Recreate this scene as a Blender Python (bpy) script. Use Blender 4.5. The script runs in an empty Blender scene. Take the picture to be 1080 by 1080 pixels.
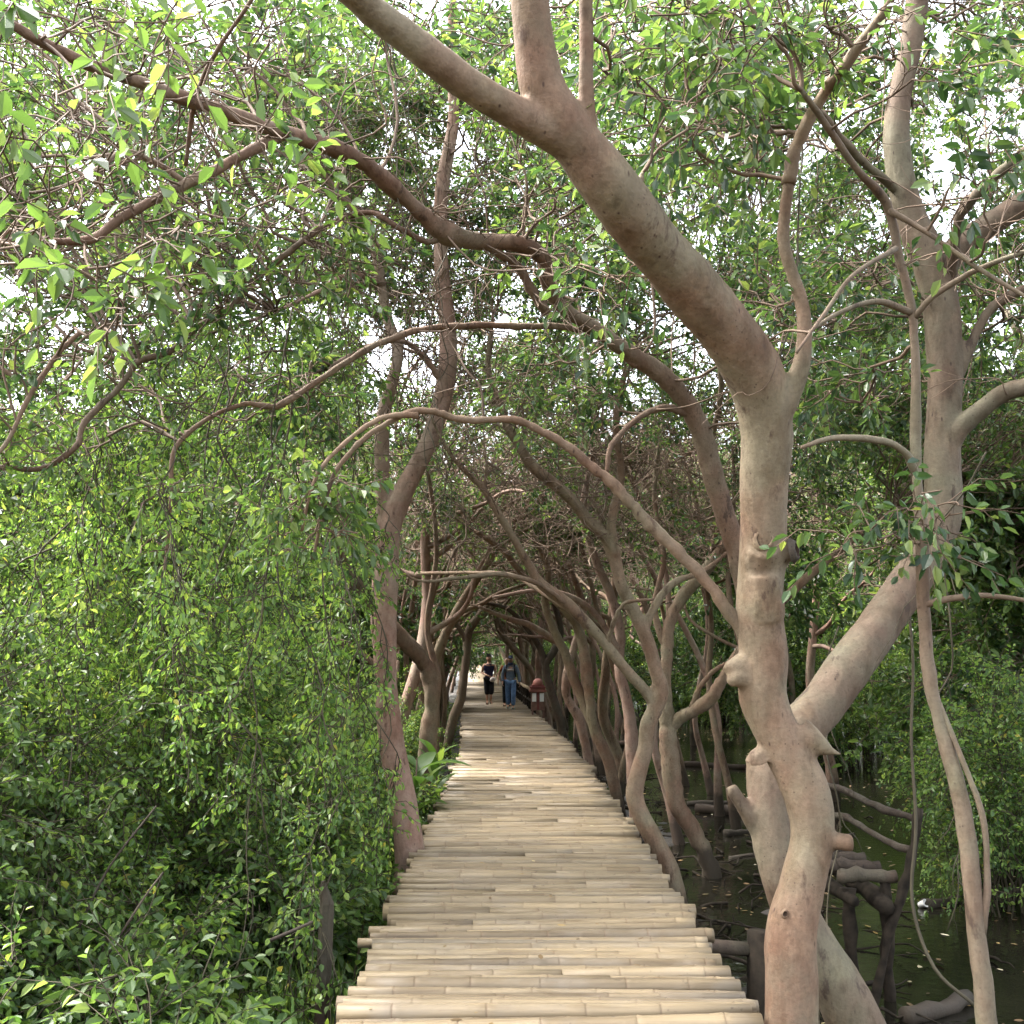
import bpy, bmesh, math, random
import numpy as np
from mathutils import Vector, noise as mnoise

# ------------------------------------------------------------------ camera, world, sun, exposure
C = bpy.context.scene.collection
SC = bpy.context.scene
F, HOR, CAMZ = 1100.0, 685.0, 1.65
PITCH = math.atan((HOR - 540.0) / F)

cd = bpy.data.cameras.new("camera")
cam = bpy.data.objects.new("camera", cd); C.objects.link(cam)
cam.location = (0, 0, CAMZ)
cam.rotation_euler = (math.pi / 2 + PITCH, 0, 0)
cd.sensor_width = 36.0; cd.sensor_fit = 'HORIZONTAL'
cd.lens = 36.0 * F / 1080.0
cd.clip_start = 0.05; cd.clip_end = 2000
SC.camera = cam

SUN_EL, SUN_AZ = math.radians(54), math.radians(-76)      # azimuth from +Y, negative = towards -X
w = bpy.data.worlds.new("World"); SC.world = w; w.use_nodes = True
nt = w.node_tree; nt.nodes.clear()
sky = nt.nodes.new('ShaderNodeTexSky'); sky.sky_type = 'NISHITA'; sky.sun_disc = False
sky.sun_elevation = SUN_EL; sky.sun_rotation = SUN_AZ
sky.air_density = 1.0; sky.dust_density = 4.0; sky.ozone_density = 1.0
hsv = nt.nodes.new('ShaderNodeHueSaturation'); hsv.inputs['Saturation'].default_value = 0.34
bg = nt.nodes.new('ShaderNodeBackground'); bg.inputs['Strength'].default_value = 0.15
wo = nt.nodes.new('ShaderNodeOutputWorld')
nt.links.new(sky.outputs[0], hsv.inputs['Color']); nt.links.new(hsv.outputs[0], bg.inputs[0]); nt.links.new(bg.outputs[0], wo.inputs[0])

sl = bpy.data.lights.new("sun", 'SUN'); sl.energy = 2.1; sl.angle = math.radians(20); sl.color = (1, 0.965, 0.92)
so = bpy.data.objects.new("sun", sl); C.objects.link(so)
sd = Vector((math.sin(SUN_AZ) * math.cos(SUN_EL), math.cos(SUN_AZ) * math.cos(SUN_EL), math.sin(SUN_EL)))
so.rotation_euler = (-sd).to_track_quat('-Z', 'Y').to_euler()

SC.view_settings.view_transform = 'Standard'; SC.view_settings.look = 'None'
SC.view_settings.gamma = 1.0; SC.view_settings.use_curve_mapping = False
SC.view_settings.exposure = 3.2
SC.cycles.max_bounces = 7; SC.cycles.diffuse_bounces = 5; SC.cycles.glossy_bounces = 2
SC.cycles.transmission_bounces = 5; SC.cycles.transparent_max_bounces = 4
SC.cycles.caustics_reflective = False; SC.cycles.caustics_refractive = False

# ------------------------------------------------------------------ helpers
RNG = np.random.default_rng(7)

def tag(o, label=None, cat=None, group=None, kind=None):
    if label: o['label'] = label
    if cat: o['category'] = cat
    if group: o['group'] = group
    if kind: o['kind'] = kind
    return o

def empty(name, loc=(0, 0, 0), rz=0.0):
    o = bpy.data.objects.new(name, None); C.objects.link(o)
    o.location = loc; o.rotation_euler = (0, 0, rz); o.empty_display_size = 0.2
    return o

CP, SP = math.cos(PITCH), math.sin(PITCH)
def at(x, y, Y):
    """world point seen at photo pixel (x, y) at forward distance Y"""
    a, b = (x - 540.0) / F, -(y - 540.0) / F
    dx, dy, dz = a, CP - b * SP, SP + b * CP
    k = Y / dy
    return np.array([dx * k, Y, CAMZ + dz * k])
def atz(x, y, z):
    a, b = (x - 540.0) / F, -(y - 540.0) / F
    dx, dy, dz = a, CP - b * SP, SP + b * CP
    k = (z - CAMZ) / dz
    return np.array([dx * k, dy * k, z])
def proj(P):
    P = np.atleast_2d(P)
    f = P[:, 1] * CP + (P[:, 2] - CAMZ) * SP
    u = -P[:, 1] * SP + (P[:, 2] - CAMZ) * CP
    f = np.maximum(f, 1e-3)
    return np.stack([540 + F * P[:, 0] / f, 540 - F * u / f], 1), f

def path_x(y):
    return float(np.interp(y, [-20, 0, 12, 17, 21, 26, 36, 60, 107, 140], [.17, .17, .17, .12, -.02, -.27, -.75, -1.8, -3.5, -4.6]))

class MB:
    """collects vertices and faces, links them as ONE mesh object"""
    def __init__(s): s.v = []; s.f = []; s.n = 0; s.att = []; s.att2 = []
    def add(s, v, f, mat=0, smooth=True, att=None, att2=None):
        v = np.asarray(v, dtype=np.float32)
        if not isinstance(f, list): f = [f]
        for q in f:
            q = np.asarray(q, dtype=np.int64)
            if len(q): s.f.append((q + s.n, mat, smooth))
        s.v.append(v); s.n += len(v)
        s.att.append(np.zeros(len(v), np.float32) if att is None else np.asarray(att, np.float32))
        s.att2.append(np.zeros(len(v), np.float32) if att2 is None else np.asarray(att2, np.float32))
    def mesh(s, name, mats, att_name=None):
        me = bpy.data.meshes.new(name)
        V = np.concatenate(s.v); me.vertices.add(len(V)); me.vertices.foreach_set('co', V.ravel())
        loops = np.concatenate([q.ravel() for q, _, _ in s.f]).astype(np.int32)
        tot = np.concatenate([np.full(len(q), q.shape[1], np.int32) for q, _, _ in s.f])
        mi = np.concatenate([np.full(len(q), m, np.int32) for q, m, _ in s.f])
        sm = np.concatenate([np.full(len(q), t, bool) for q, _, t in s.f])
        st = np.concatenate([[0], np.cumsum(tot)[:-1]]).astype(np.int32)
        me.loops.add(len(loops)); me.loops.foreach_set('vertex_index', loops)
        me.polygons.add(len(tot)); me.polygons.foreach_set('loop_start', st)
        me.polygons.foreach_set('material_index', mi); me.polygons.foreach_set('use_smooth', sm)
        for m in mats: me.materials.append(m)
        if att_name:
            a = me.attributes.new(att_name, 'FLOAT', 'POINT'); a.data.foreach_set('value', np.concatenate(s.att))
            a = me.attributes.new('tone', 'FLOAT', 'POINT'); a.data.foreach_set('value', np.concatenate(s.att2))
        me.update(calc_edges=True)
        return me
    def build(s, name, mats, parent=None, att_name=None):
        if not isinstance(mats, (list, tuple)): mats = [mats]
        o = bpy.data.objects.new(name, s.mesh(name, mats, att_name)); C.objects.link(o)
        if parent is not None: o.parent = parent
        return o

def ortho(t):
    a = np.array([0, 0, 1.0]) if abs(t[2]) < .9 else np.array([1.0, 0, 0])
    u = np.cross(t, a); u /= np.linalg.norm(u) + 1e-9
    return u
def tube_geo(P, R, n=8, cap=True):
    P = np.asarray(P, float); R = np.asarray(R, float); k = len(P)
    T = np.gradient(P, axis=0); T /= np.linalg.norm(T, axis=1)[:, None] + 1e-9
    U = np.zeros((k, 3)); u = ortho(T[0])
    for i in range(k):
        u = u - T[i] * (u @ T[i]); u /= np.linalg.norm(u) + 1e-9; U[i] = u
    W = np.cross(T, U)
    a = np.arange(n) * 2 * math.pi / n
    V = P[:, None, :] + R[:, None, None] * (np.cos(a)[None, :, None] * U[:, None, :] + np.sin(a)[None, :, None] * W[:, None, :])
    V = V.reshape(-1, 3)
    i = np.arange(k - 1)[:, None] * n; j = np.arange(n)[None, :]; j2 = (j + 1) % n
    Q = np.stack([i + j, i + j2, i + n + j2, i + n + j], -1).reshape(-1, 4)
    fs = [Q]
    if cap:
        V = np.concatenate([V, P[:1], P[-1:]])
        c0, c1 = k * n, k * n + 1; jj = np.arange(n); jj2 = (jj + 1) % n
        fs.append(np.concatenate([np.stack([np.full(n, c0), jj2, jj], 1), np.stack([np.full(n, c1), (k - 1) * n + jj, (k - 1) * n + jj2], 1)]))
    return V, fs
def tube(mb, P, R, n=8, mat=0, cap=True, smooth=True):
    v, f = tube_geo(P, R, n, cap); mb.add(v, f, mat, smooth)

def catmull(A, k=6):
    A = np.asarray(A, float)
    if len(A) < 3:
        t = np.linspace(0, 1, k + 1)[:, None]; return A[0] * (1 - t) + A[-1] * t
    E = np.concatenate([[2 * A[0] - A[1]], A, [2 * A[-1] - A[-2]]]); out = []
    t = np.arange(k)[:, None] / k
    for i in range(1, len(E) - 2):
        p0, p1, p2, p3 = E[i - 1], E[i], E[i + 1], E[i + 2]
        out.append(.5 * (2 * p1 + (p2 - p0) * t + (2 * p0 - 5 * p1 + 4 * p2 - p3) * t ** 2 + (3 * p1 - p0 - 3 * p2 + p3) * t ** 3))
    out.append(A[-1:]); return np.concatenate(out)

def limb(px, k=6):
    """list of (x, y, Y, width in px) -> resampled points with radius in metres (n x 4)"""
    A = []
    lastY, lastW = None, None
    for q in px:
        x, y = q[0], q[1]; Y = q[2] if len(q) > 2 else lastY; wd = q[3] if len(q) > 3 else lastW
        lastY, lastW = Y, wd
        p = at(x, y, Y); A.append([p[0], p[1], p[2], wd * Y / F / 2])
    B = catmull(A, k); B[:, 3] = np.maximum(B[:, 3], .003)
    return B

def box(mb, x0, x1, y0, y1, z0, z1, mat=0):
    v = [(x0, y0, z0), (x1, y0, z0), (x1, y1, z0), (x0, y1, z0), (x0, y0, z1), (x1, y0, z1), (x1, y1, z1), (x0, y1, z1)]
    f = np.array([(0, 3, 2, 1), (4, 5, 6, 7), (0, 1, 5, 4), (1, 2, 6, 5), (2, 3, 7, 6), (3, 0, 4, 7)])
    mb.add(v, f, mat, False)
def lathe(mb, prof, cx=0, cy=0, n=16, mat=0, sx=1, sy=1, smooth=True):
    prof = np.asarray(prof, float); a = np.arange(n) * 2 * math.pi / n
    V = np.stack([cx + sx * prof[:, :1] * np.cos(a), cy + sy * prof[:, :1] * np.sin(a), np.repeat(prof[:, 1:2], n, 1)], -1).reshape(-1, 3)
    k = len(prof); i = np.arange(k - 1)[:, None] * n; j = np.arange(n)[None, :]; j2 = (j + 1) % n
    mb.add(V, np.stack([i + j, i + j2, i + n + j2, i + n + j], -1).reshape(-1, 4), mat, smooth)

def copy_thing(o, loc=None, rz=None, sc=None, label=None, group=None):
    r = o.copy(); C.objects.link(r)
    if loc is not None: r.location = loc
    if rz is not None: r.rotation_euler = (0, 0, rz)
    if sc is not None: r.scale = sc if hasattr(sc, '__len__') else (sc, sc, sc)
    if label: r['label'] = label
    if group: r['group'] = group
    for ch in list(o.children):
        c = ch.copy(); C.objects.link(c); c.parent = r
        for g in list(ch.children):
            d = g.copy(); C.objects.link(d); d.parent = c
    return r

# ------------------------------------------------------------------ materials
def mat(name):
    m = bpy.data.materials.new(name); m.use_nodes = True
    m.node_tree.nodes.clear(); return m, m.node_tree
def N(t, ty, **kw):
    n = t.nodes.new(ty)
    for k, v in kw.items():
        if k in n.inputs: n.inputs[k].default_value = v
        else: setattr(n, k, v)
    return n
def ramp(t, stops, fac=None, interp='LINEAR'):
    r = t.nodes.new('ShaderNodeValToRGB'); r.color_ramp.interpolation = interp
    e = r.color_ramp.elements
    while len(e) < len(stops): e.new(0.5)
    for i, (p, c) in enumerate(stops):
        e[i].position = p; e[i].color = (*c, 1) if len(c) == 3 else c
    if fac is not None: t.links.new(fac, r.inputs[0])
    return r
def mixc(t, fac, a, b, mode='MIX'):
    m = t.nodes.new('ShaderNodeMix'); m.data_type = 'RGBA'; m.blend_type = mode
    for s, v in ((m.inputs[0], fac), (m.inputs[6], a), (m.inputs[7], b)):
        if hasattr(v, 'is_output'): t.links.new(v, s)
        elif hasattr(v, '__len__'): s.default_value = (*v, 1) if len(v) == 3 else v
        else: s.default_value = v
    return m.outputs[2]
def out(t, sh):
    o = t.nodes.new('ShaderNodeOutputMaterial'); t.links.new(sh, o.inputs[0])
def coords(t, scale=(1, 1, 1), kind='Object'):
    tc = t.nodes.new('ShaderNodeTexCoord'); mp = t.nodes.new('ShaderNodeMapping'); mp.inputs['Scale'].default_value = scale
    t.links.new(tc.outputs[kind], mp.inputs[0]); return mp.outputs[0]
def noise(t, vec, scale, detail=4, rough=.55):
    n = t.nodes.new('ShaderNodeTexNoise'); n.inputs['Scale'].default_value = scale
    n.inputs['Detail'].default_value = detail; n.inputs['Roughness'].default_value = rough
    t.links.new(vec, n.inputs['Vector']); return n.outputs['Fac']

def plain(name, col, rough=.7, spec=.3, var=.25, scale=12, metallic=0):
    m, t = mat(name)
    n = noise(t, coords(t), scale)
    c2 = tuple(max(0, c * (1 - var)) for c in col); c3 = tuple(min(1, c * (1 + var)) for c in col)
    r = ramp(t, [(.3, c2), (.7, c3)], n)
    b = N(t, 'ShaderNodeBsdfPrincipled', **{'Roughness': rough, 'Specular IOR Level': spec, 'Metallic': metallic})
    t.links.new(r.outputs[0], b.inputs['Base Color'])
    out(t, b.outputs[0]); return m

def bark_mat(name, pink, tan, grey, dark, bump=.35, fine=1.0):
    m, t = mat(name)
    co = coords(t); cs = coords(t, (1, 1, .35))
    n1 = noise(t, co, 1.6, 3); n2 = noise(t, cs, 14 * fine, 5, .65); n3 = noise(t, co, 5.5, 4, .6)
    base = ramp(t, [(.38, tuple(v * s for v, s in zip(pink, (.92, .90, .88)))), (.5, tan), (.6, tuple(v * s for v, s in zip(grey, (1.08, 1.14, 1.1))))], n1)
    r2 = ramp(t, [(.24, (.42, .39, .36)), (.42, (.86, .85, .83)), (.58, (1.02, 1.02, 1.02)), (.76, (1.24, 1.23, 1.2))], n2)
    c = mixc(t, 1.0, base.outputs[0], r2.outputs[0], 'MULTIPLY')
    r3 = ramp(t, [(.42, (0, 0, 0)), (.62, (1, 1, 1))], n3)
    c = mixc(t, r3.outputs[0], c, mixc(t, .55, c, grey))
    # flaking darker plates and pores
    vo = t.nodes.new('ShaderNodeTexVoronoi'); vo.inputs['Scale'].default_value = 19; t.links.new(cs, vo.inputs['Vector'])
    r4 = ramp(t, [(.05, (1, 1, 1)), (.13, (0, 0, 0))], vo.outputs['Distance'])
    nb = noise(t, co, 3.1, 2); r5 = ramp(t, [(.42, (0, 0, 0)), (.5, (1, 1, 1))], nb)
    mk = mixc(t, 1.0, r4.outputs[0], r5.outputs[0], 'MULTIPLY')
    c = mixc(t, mk, c, dark)
    n6 = noise(t, cs, 7 * fine, 6, .7); r6 = ramp(t, [(.585, (0, 0, 0)), (.66, (.8, .8, .8))], n6)
    c = mixc(t, r6.outputs[0], c, dark)
    n7 = noise(t, coords(t, (1, 1, .55)), 4.2, 6, .62)          # brown stains with ragged edges
    c = mixc(t, ramp(t, [(.50, (0,) * 3), (.60, (.55,) * 3)], n7).outputs[0], c, mixc(t, 1.0, c, (.60, .50, .42), 'MULTIPLY'))
    n8 = noise(t, coords(t, (1, 1, .8)), 6.5, 5, .7)            # pale scuffed plates
    c = mixc(t, ramp(t, [(.57, (0,) * 3), (.62, (.4,) * 3)], n8).outputs[0], c, mixc(t, 1.0, c, (1.38, 1.36, 1.32), 'MULTIPLY'))
    n9 = noise(t, coords(t, (1, 1, 1.3)), 46, 4, .65)           # fine grain
    c = mixc(t, 1.0, c, ramp(t, [(.28, (.80, .79, .78)), (.5, (1, 1, 1)), (.72, (1.10, 1.10, 1.09))], n9).outputs[0], 'MULTIPLY')
    v2 = t.nodes.new('ShaderNodeTexVoronoi'); v2.inputs['Scale'].default_value = 34; t.links.new(co, v2.inputs['Vector'])
    c = mixc(t, mixc(t, 1.0, ramp(t, [(.08, (.9,) * 3), (.16, (0,) * 3)], v2.outputs['Distance']).outputs[0], ramp(t, [(.5, (0,) * 3), (.6, (1,) * 3)], noise(t, co, 2.3, 3)).outputs[0], 'MULTIPLY'), c, dark)
    oi = t.nodes.new('ShaderNodeObjectInfo')
    rr = ramp(t, [(0, (.72, .69, .67)), (1, (.97, .93, .90))], oi.outputs['Random'])
    c = mixc(t, 1.0, c, rr.outputs[0], 'MULTIPLY')
    ge = t.nodes.new('ShaderNodeNewGeometry'); sx_ = t.nodes.new('ShaderNodeSeparateXYZ'); t.links.new(ge.outputs['Position'], sx_.inputs[0])
    ad = t.nodes.new('ShaderNodeMath'); ad.operation = 'MULTIPLY_ADD'; ad.inputs[1].default_value = .5; t.links.new(n3, ad.inputs[0]); t.links.new(sx_.outputs['Z'], ad.inputs[2])
    mr = t.nodes.new('ShaderNodeMapRange'); mr.inputs['From Min'].default_value = -.30; mr.inputs['From Max'].default_value = -.12; mr.inputs['To Min'].default_value = .85; mr.inputs['To Max'].default_value = 0
    t.links.new(ad.outputs[0], mr.inputs[0])
    c = mixc(t, mr.outputs[0], c, (.035, .028, .02))            # silt left by the tide on the feet of the trunks
    b = N(t, 'ShaderNodeBsdfPrincipled', **{'Roughness': .78, 'Specular IOR Level': .25})
    t.links.new(c, b.inputs['Base Color'])
    bm = N(t, 'ShaderNodeBump', **{'Strength': bump * .8, 'Distance': .014})
    mh = t.nodes.new('ShaderNodeMath'); mh.operation = 'MULTIPLY_ADD'; mh.inputs[1].default_value = .35
    t.links.new(n9, mh.inputs[0]); t.links.new(n2, mh.inputs[2])
    t.links.new(mh.outputs[0], bm.inputs['Height']); t.links.new(bm.outputs[0], b.inputs['Normal'])
    out(t, b.outputs[0]); return m

BARK = bark_mat('bark', (.182, .115, .078), (.205, .142, .096), (.178, .145, .10), (.065, .04, .028), .7)
BARK_PINK = bark_mat('pink_bark', (.25, .158, .122), (.265, .178, .138), (.25, .19, .15), (.07, .038, .028), .65, 1.3)
BARK_GREY = bark_mat('grey_bark', (.14, .10, .072), (.15, .115, .08), (.132, .115, .08), (.045, .03, .022), .6)
BARK_DARK = bark_mat('dark_bark', (.065, .042, .03), (.075, .052, .038), (.065, .055, .04), (.02, .014, .01), .8)
BARK_ROUGH = bark_mat('rough_bark', (.165, .10, .068), (.18, .12, .085), (.17, .13, .095), (.04, .026, .018), .9, 1.6)
TWIG = plain('twig_wood', (.115, .08, .056), .8, .2, .45, 4)
TWIG_VEIL = plain('veiled_twig', (.21, .15, .11), .8, .2, .4, 4)  # twig colour paled to paint in the tunnel's veiling light
TWIG_DARK = plain('dark_twig', (.05, .042, .026), .8, .2, .4, 4)

def leaf_mat(name, stops, trans=.38, tcol=(1.7, 1.65, .95), rough=.42, spec=.5):
    m, t = mat(name)
    g = t.nodes.new('ShaderNodeNewGeometry')
    r = ramp(t, stops, g.outputs['Random Per Island'])
    n = noise(t, coords(t), .9, 3)
    v = ramp(t, [(.3, (.72, .75, .7)), (.7, (1.25, 1.22, 1.1))], n)
    c = mixc(t, 1.0, r.outputs[0], v.outputs[0], 'MULTIPLY')
    b = N(t, 'ShaderNodeBsdfPrincipled', **{'Roughness': rough, 'Specular IOR Level': spec})
    t.links.new(c, b.inputs['Base Color'])
    tr = t.nodes.new('ShaderNodeBsdfTranslucent')
    t.links.new(mixc(t, 1.0, c, tcol, 'MULTIPLY'), tr.inputs[0])
    mx = t.nodes.new('ShaderNodeMixShader'); mx.inputs[0].default_value = trans
    t.links.new(b.outputs[0], mx.inputs[1]); t.links.new(tr.outputs[0], mx.inputs[2])
    out(t, mx.outputs[0]); return m

LEAF = leaf_mat('canopy_leaf', [(0, (.018, .042, .018)), (.35, (.034, .070, .026)), (.7, (.062, .110, .038)), (.92, (.11, .16, .055)), (1, (.17, .21, .07))], .5, rough=.36)
LEAF_LIGHT = leaf_mat('light_leaf', [(0, (.042, .080, .026)), (.5, (.064, .115, .034)), (.85, (.105, .165, .048)), (1, (.17, .22, .07))], .52)
LEAF_BUSH = leaf_mat('bush_leaf', [(0, (.032, .072, .02)), (.25, (.068, .135, .034)), (.65, (.125, .21, .05)), (.975, (.20, .27, .07)), (1, (.33, .27, .06))], .5)
LEAF_DARK = leaf_mat('dark_leaf', [(0, (.014, .036, .018)), (.6, (.03, .068, .03)), (1, (.07, .125, .05))], .4, rough=.35)

# ------------------------------------------------------------------ foliage generator
UP = np.array([0, 0, 1.0])
def nrm(a): return a / (np.linalg.norm(a, axis=-1, keepdims=True) + 1e-9)

def leaves(mb, B, D, L, rng, per=14, size=.085, wid=.48, droop=.35, flat=.7, mat=0, twig=1):
    """sprays at base points B (n,3) growing along D (n,3) with lengths L (n): a twig each and `per` leaves along it"""
    n = len(B)
    if n == 0: return
    B = np.asarray(B, float); D = nrm(np.asarray(D, float)); L = np.asarray(L, float)
    # twig: bent two segment three sided tube
    mid = B + D * L[:, None] * .5 + rng.normal(0, .02, (n, 3)); tip = B + D * L[:, None] + np.array([0, 0, -1.]) * (L * .18)[:, None]
    if twig is not None:
        a = nrm(np.cross(D, rng.normal(0, 1, (n, 3)))); b = np.cross(D, a)
        ring = np.stack([a, -.5 * a + .866 * b, -.5 * a - .866 * b], 1)
        V = np.stack([B[:, None] + ring * .0038, mid[:, None] + ring * .0028, tip[:, None] + ring * .0012], 1).reshape(-1, 3)
        o = np.arange(n)[:, None, None] * 9 + np.array([0, 3])[None, :, None]
        j = np.arange(3)[None, None, :]; j2 = (j + 1) % 3
        Q = np.stack([o + j, o + j2, o + 3 + j2, o + 3 + j], -1).reshape(-1, 4)
        mb.add(V, Q, twig, True)
    t = (np.arange(per) + .5) / per; t = .12 + .9 * t
    T = np.tile(t, (n, 1)) + rng.normal(0, .03, (n, per)); T = np.clip(T, .02, 1.02)
    P = np.where(T[..., None] < .5, B[:, None] + (mid - B)[:, None] * (T * 2)[..., None], mid[:, None] + (tip - mid)[:, None] * (T * 2 - 1)[..., None])
    az = np.arange(per)[None] * 2.4 + rng.uniform(0, 6.28, (n, 1)) + rng.normal(0, .35, (n, per))
    a = nrm(np.cross(D, UP + rng.normal(0, .1, (n, 3)))); b = np.cross(D, a)
    side = a[:, None] * np.cos(az)[..., None] + b[:, None] * np.sin(az)[..., None]
    th = np.radians(rng.uniform(40, 78, (n, per))) * (1.1 - .5 * T)
    d = D[:, None] * np.cos(th)[..., None] + side * np.sin(th)[..., None]
    d[..., 2] -= droop * rng.uniform(.3, 1.6, (n, per)); d = nrm(d).reshape(-1, 3)
    P = P.reshape(-1, 3); m = len(P)
    nn = UP * flat + rng.normal(0, .5, (m, 3)); nn -= d * (nn * d).sum(1, keepdims=True); nn = nrm(nn)
    s = np.cross(d, nn)
    Ln = size * rng.uniform(.55, 1.25, m); Wd = Ln * wid * rng.uniform(.8, 1.2, m)
    Ln = Ln[:, None]; Wd = Wd[:, None]
    fo = nn * Wd * .22; p = P + d * .012
    r1 = p + d * Ln * .30 + s * Wd * .5 + fo; r2 = p + d * Ln * .68 + s * Wd * .42 + fo * .9 - nn * Ln * .04
    l1 = p + d * Ln * .30 - s * Wd * .5 + fo; l2 = p + d * Ln * .68 - s * Wd * .42 + fo * .9 - nn * Ln * .04
    tp = p + d * Ln - nn * Ln * rng.uniform(.0, .22, (m, 1))
    V = np.stack([p, r1, r2, tp, l2, l1], 1).reshape(-1, 3)
    o = np.arange(m)[:, None] * 6
    Q = np.concatenate([o + np.array([[0, 1, 2, 3]]), o + np.array([[0, 3, 4, 5]])])
    mb.add(V, Q, mat, False)

def wander(a, b, rng, k=7, amp=.12, sag=0.0):
    """crooked line from a to b"""
    t = np.linspace(0, 1, k)[:, None]; L = np.linalg.norm(b - a)
    o = rng.normal(0, amp * L / math.sqrt(k), (k, 3)).cumsum(0); o -= t * o[-1] + (1 - t) * o[0]
    return a + (b - a) * t + o + UP * (-sag * L) * (4 * t * (1 - t))

def clump(mb, base, c, r, rng, sprays=40, per=13, size=.085, sub=8, r0=.011, leafmat=0, woodmat=1, droop=.35, sides=5, flatten=.7, bare=0.0):
    """a crooked branch from base to clump centre c, side branches inside radius r, leaf sprays on them"""
    base = np.asarray(base, float); c = np.asarray(c, float)
    L = np.linalg.norm(c - base)
    main = catmull(wander(base, c, rng, 8, .15), 2)
    tube(mb, main, np.linspace(r0, r0 * .45, len(main)), sides, woodmat, False)
    B = []; D = []
    for i in range(sub):
        s = main[int(len(main) * rng.uniform(.35 if L > r else .1, .99))]
        e = c + nrm(rng.normal(0, 1, 3)) * np.array([1, 1, flatten]) * r * rng.uniform(.6, 1.0)
        q = catmull(wander(s, e, rng, 6, .2, -.03), 2)
        tube(mb, q, np.linspace(r0 * .42, .0035, len(q)), 4, woodmat, False)
        k = max(1, int(sprays / sub))
        t = rng.uniform(.3 + bare * .4, 1.0, k) * (len(q) - 1); i0 = np.minimum(t.astype(int), len(q) - 2); fr = (t - i0)[:, None]
        pts = q[i0] * (1 - fr) + q[i0 + 1] * fr
        dr = nrm(q[i0 + 1] - q[i0]) * .7 + rng.normal(0, .6, (k, 3)); B.append(pts); D.append(dr)
    B = np.concatenate(B); D = np.concatenate(D)
    leaves(mb, B, D, rng.uniform(.18, .42, len(B)) * size / .085, rng, per, size, droop=droop, mat=leafmat, twig=woodmat)

def bare_twigs(mb, pts, rng, n, ln=(.4, 1.3), r=.006, woodmat=1, bias=(0, 0, .25), sub=3, free=2.5):
    """thin crooked bare twigs off a limb"""
    for _ in range(n):
        i = rng.integers(1, len(pts)); p = pts[i, :3]
        d = nrm(rng.normal(0, 1, 3) + np.array(bias)); L = rng.uniform(*ln)
        q = wander(p, p + d * L, rng, 7, .22, rng.uniform(-.08, .12))
        if free and (q[:, 2].min() < free or (q[-1, 2] < 3 and q[-1, 1] < 7)): continue
        q_ = catmull(q, 3); tube(mb, q_, np.linspace(r, .002, len(q_)), 4, woodmat, False)
        for _ in range(sub):
            j = rng.integers(1, 6); d2 = nrm(d + rng.normal(0, .7, 3))
            q2 = wander(q[j], q[j] + d2 * L * rng.uniform(.3, .7), rng, 5, .22)
            if free and q2[:, 2].min() < free: continue
            q2 = catmull(q2, 3); tube(mb, q2, np.linspace(r * .55, .0015, len(q2)), 3, woodmat, False)

def fuse(limbs, voxel, name, material, parent, extra=None, disp=.012, dscale=3.0, n=18):
    """limbs joined into one smooth skin (voxel remesh), then bark relief"""
    mb = MB()
    for B in limbs: tube(mb, B[:, :3], B[:, 3], n)
    if extra: extra(mb)
    o = mb.build(name, material, None)
    md = o.modifiers.new('r', 'REMESH'); md.mode = 'VOXEL'; md.voxel_size = voxel; md.use_smooth_shade = True
    sm = o.modifiers.new('s', 'SMOOTH'); sm.factor = .5; sm.iterations = 5
    dg = bpy.context.evaluated_depsgraph_get()
    me = bpy.data.meshes.new_from_object(o.evaluated_get(dg)); me.name = name
    o.modifiers.clear(); old = o.data; o.data = me; bpy.data.meshes.remove(old)
    k = len(me.vertices); V = np.empty(k * 3, np.float32); me.vertices.foreach_get('co', V); V = V.reshape(-1, 3)
    Nn = np.empty(k * 3, np.float32); me.vertices.foreach_get('normal', Nn); Nn = Nn.reshape(-1, 3)
    dv = np.empty(k, np.float32)
    for i in range(k):
        p = V[i]
        dv[i] = mnoise.noise((p[0] * dscale, p[1] * dscale, p[2] * dscale * .6)) + .35 * mnoise.noise((p[0] * dscale * 5, p[1] * dscale * 5, p[2] * dscale * 2)) \
            + .18 * mnoise.noise((p[0] * dscale * 14, p[1] * dscale * 14, p[2] * dscale * 6))
    V += Nn * (dv * disp)[:, None]
    me.vertices.foreach_set('co', V.ravel())
    me.polygons.foreach_set('use_smooth', np.ones(len(me.polygons), bool))
    if not me.materials: me.materials.append(material)
    me.update(); o.parent = parent
    return o

# ------------------------------------------------------------------ setting: ground, water
def sstep(a, b, x): t = np.clip((x - a) / (b - a), 0, 1); return t * t * (3 - 2 * t)
WATER = -.80
def gz(x, y):
    x = np.asarray(x, float); y = np.asarray(y, float)
    pc = np.interp(y, [0, 17, 26, 36, 60, 107], [.17, .12, -.27, -.75, -1.8, -3.5]); u = x - pc
    nz = .5 * np.sin(x * 1.3 + .7 * np.sin(y * .8)) * np.sin(y * .9 + 1.1 * np.sin(x * .6)) + .3 * np.sin(x * 3.1 + y * 2.2) * np.sin(y * 2.7 - x * 1.4) + .3 * np.sin(x * 7 + 3 * np.sin(y * 2)) * np.sin(y * 6.3) + .22 * np.sin(x * 13 + 2 * np.sin(y * 5)) * np.sin(y * 11.3 + 2 * np.sin(x * 4))
    right = -.95 + .12 * nz + .12 * np.exp(-((u - 1.6) / .9) ** 2) + .35 * sstep(9, 20, u)
    left = -.62 + .12 * nz + .25 * sstep(-2, -4.5, u) * (1 - sstep(14, 18, y)) - .35 * sstep(14, 20, y) * sstep(-2.5, -3.5, u) * (1 - sstep(-14, -22, u))
    k = sstep(-.6, .8, u)
    return left * (1 - k) + right * k

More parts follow.
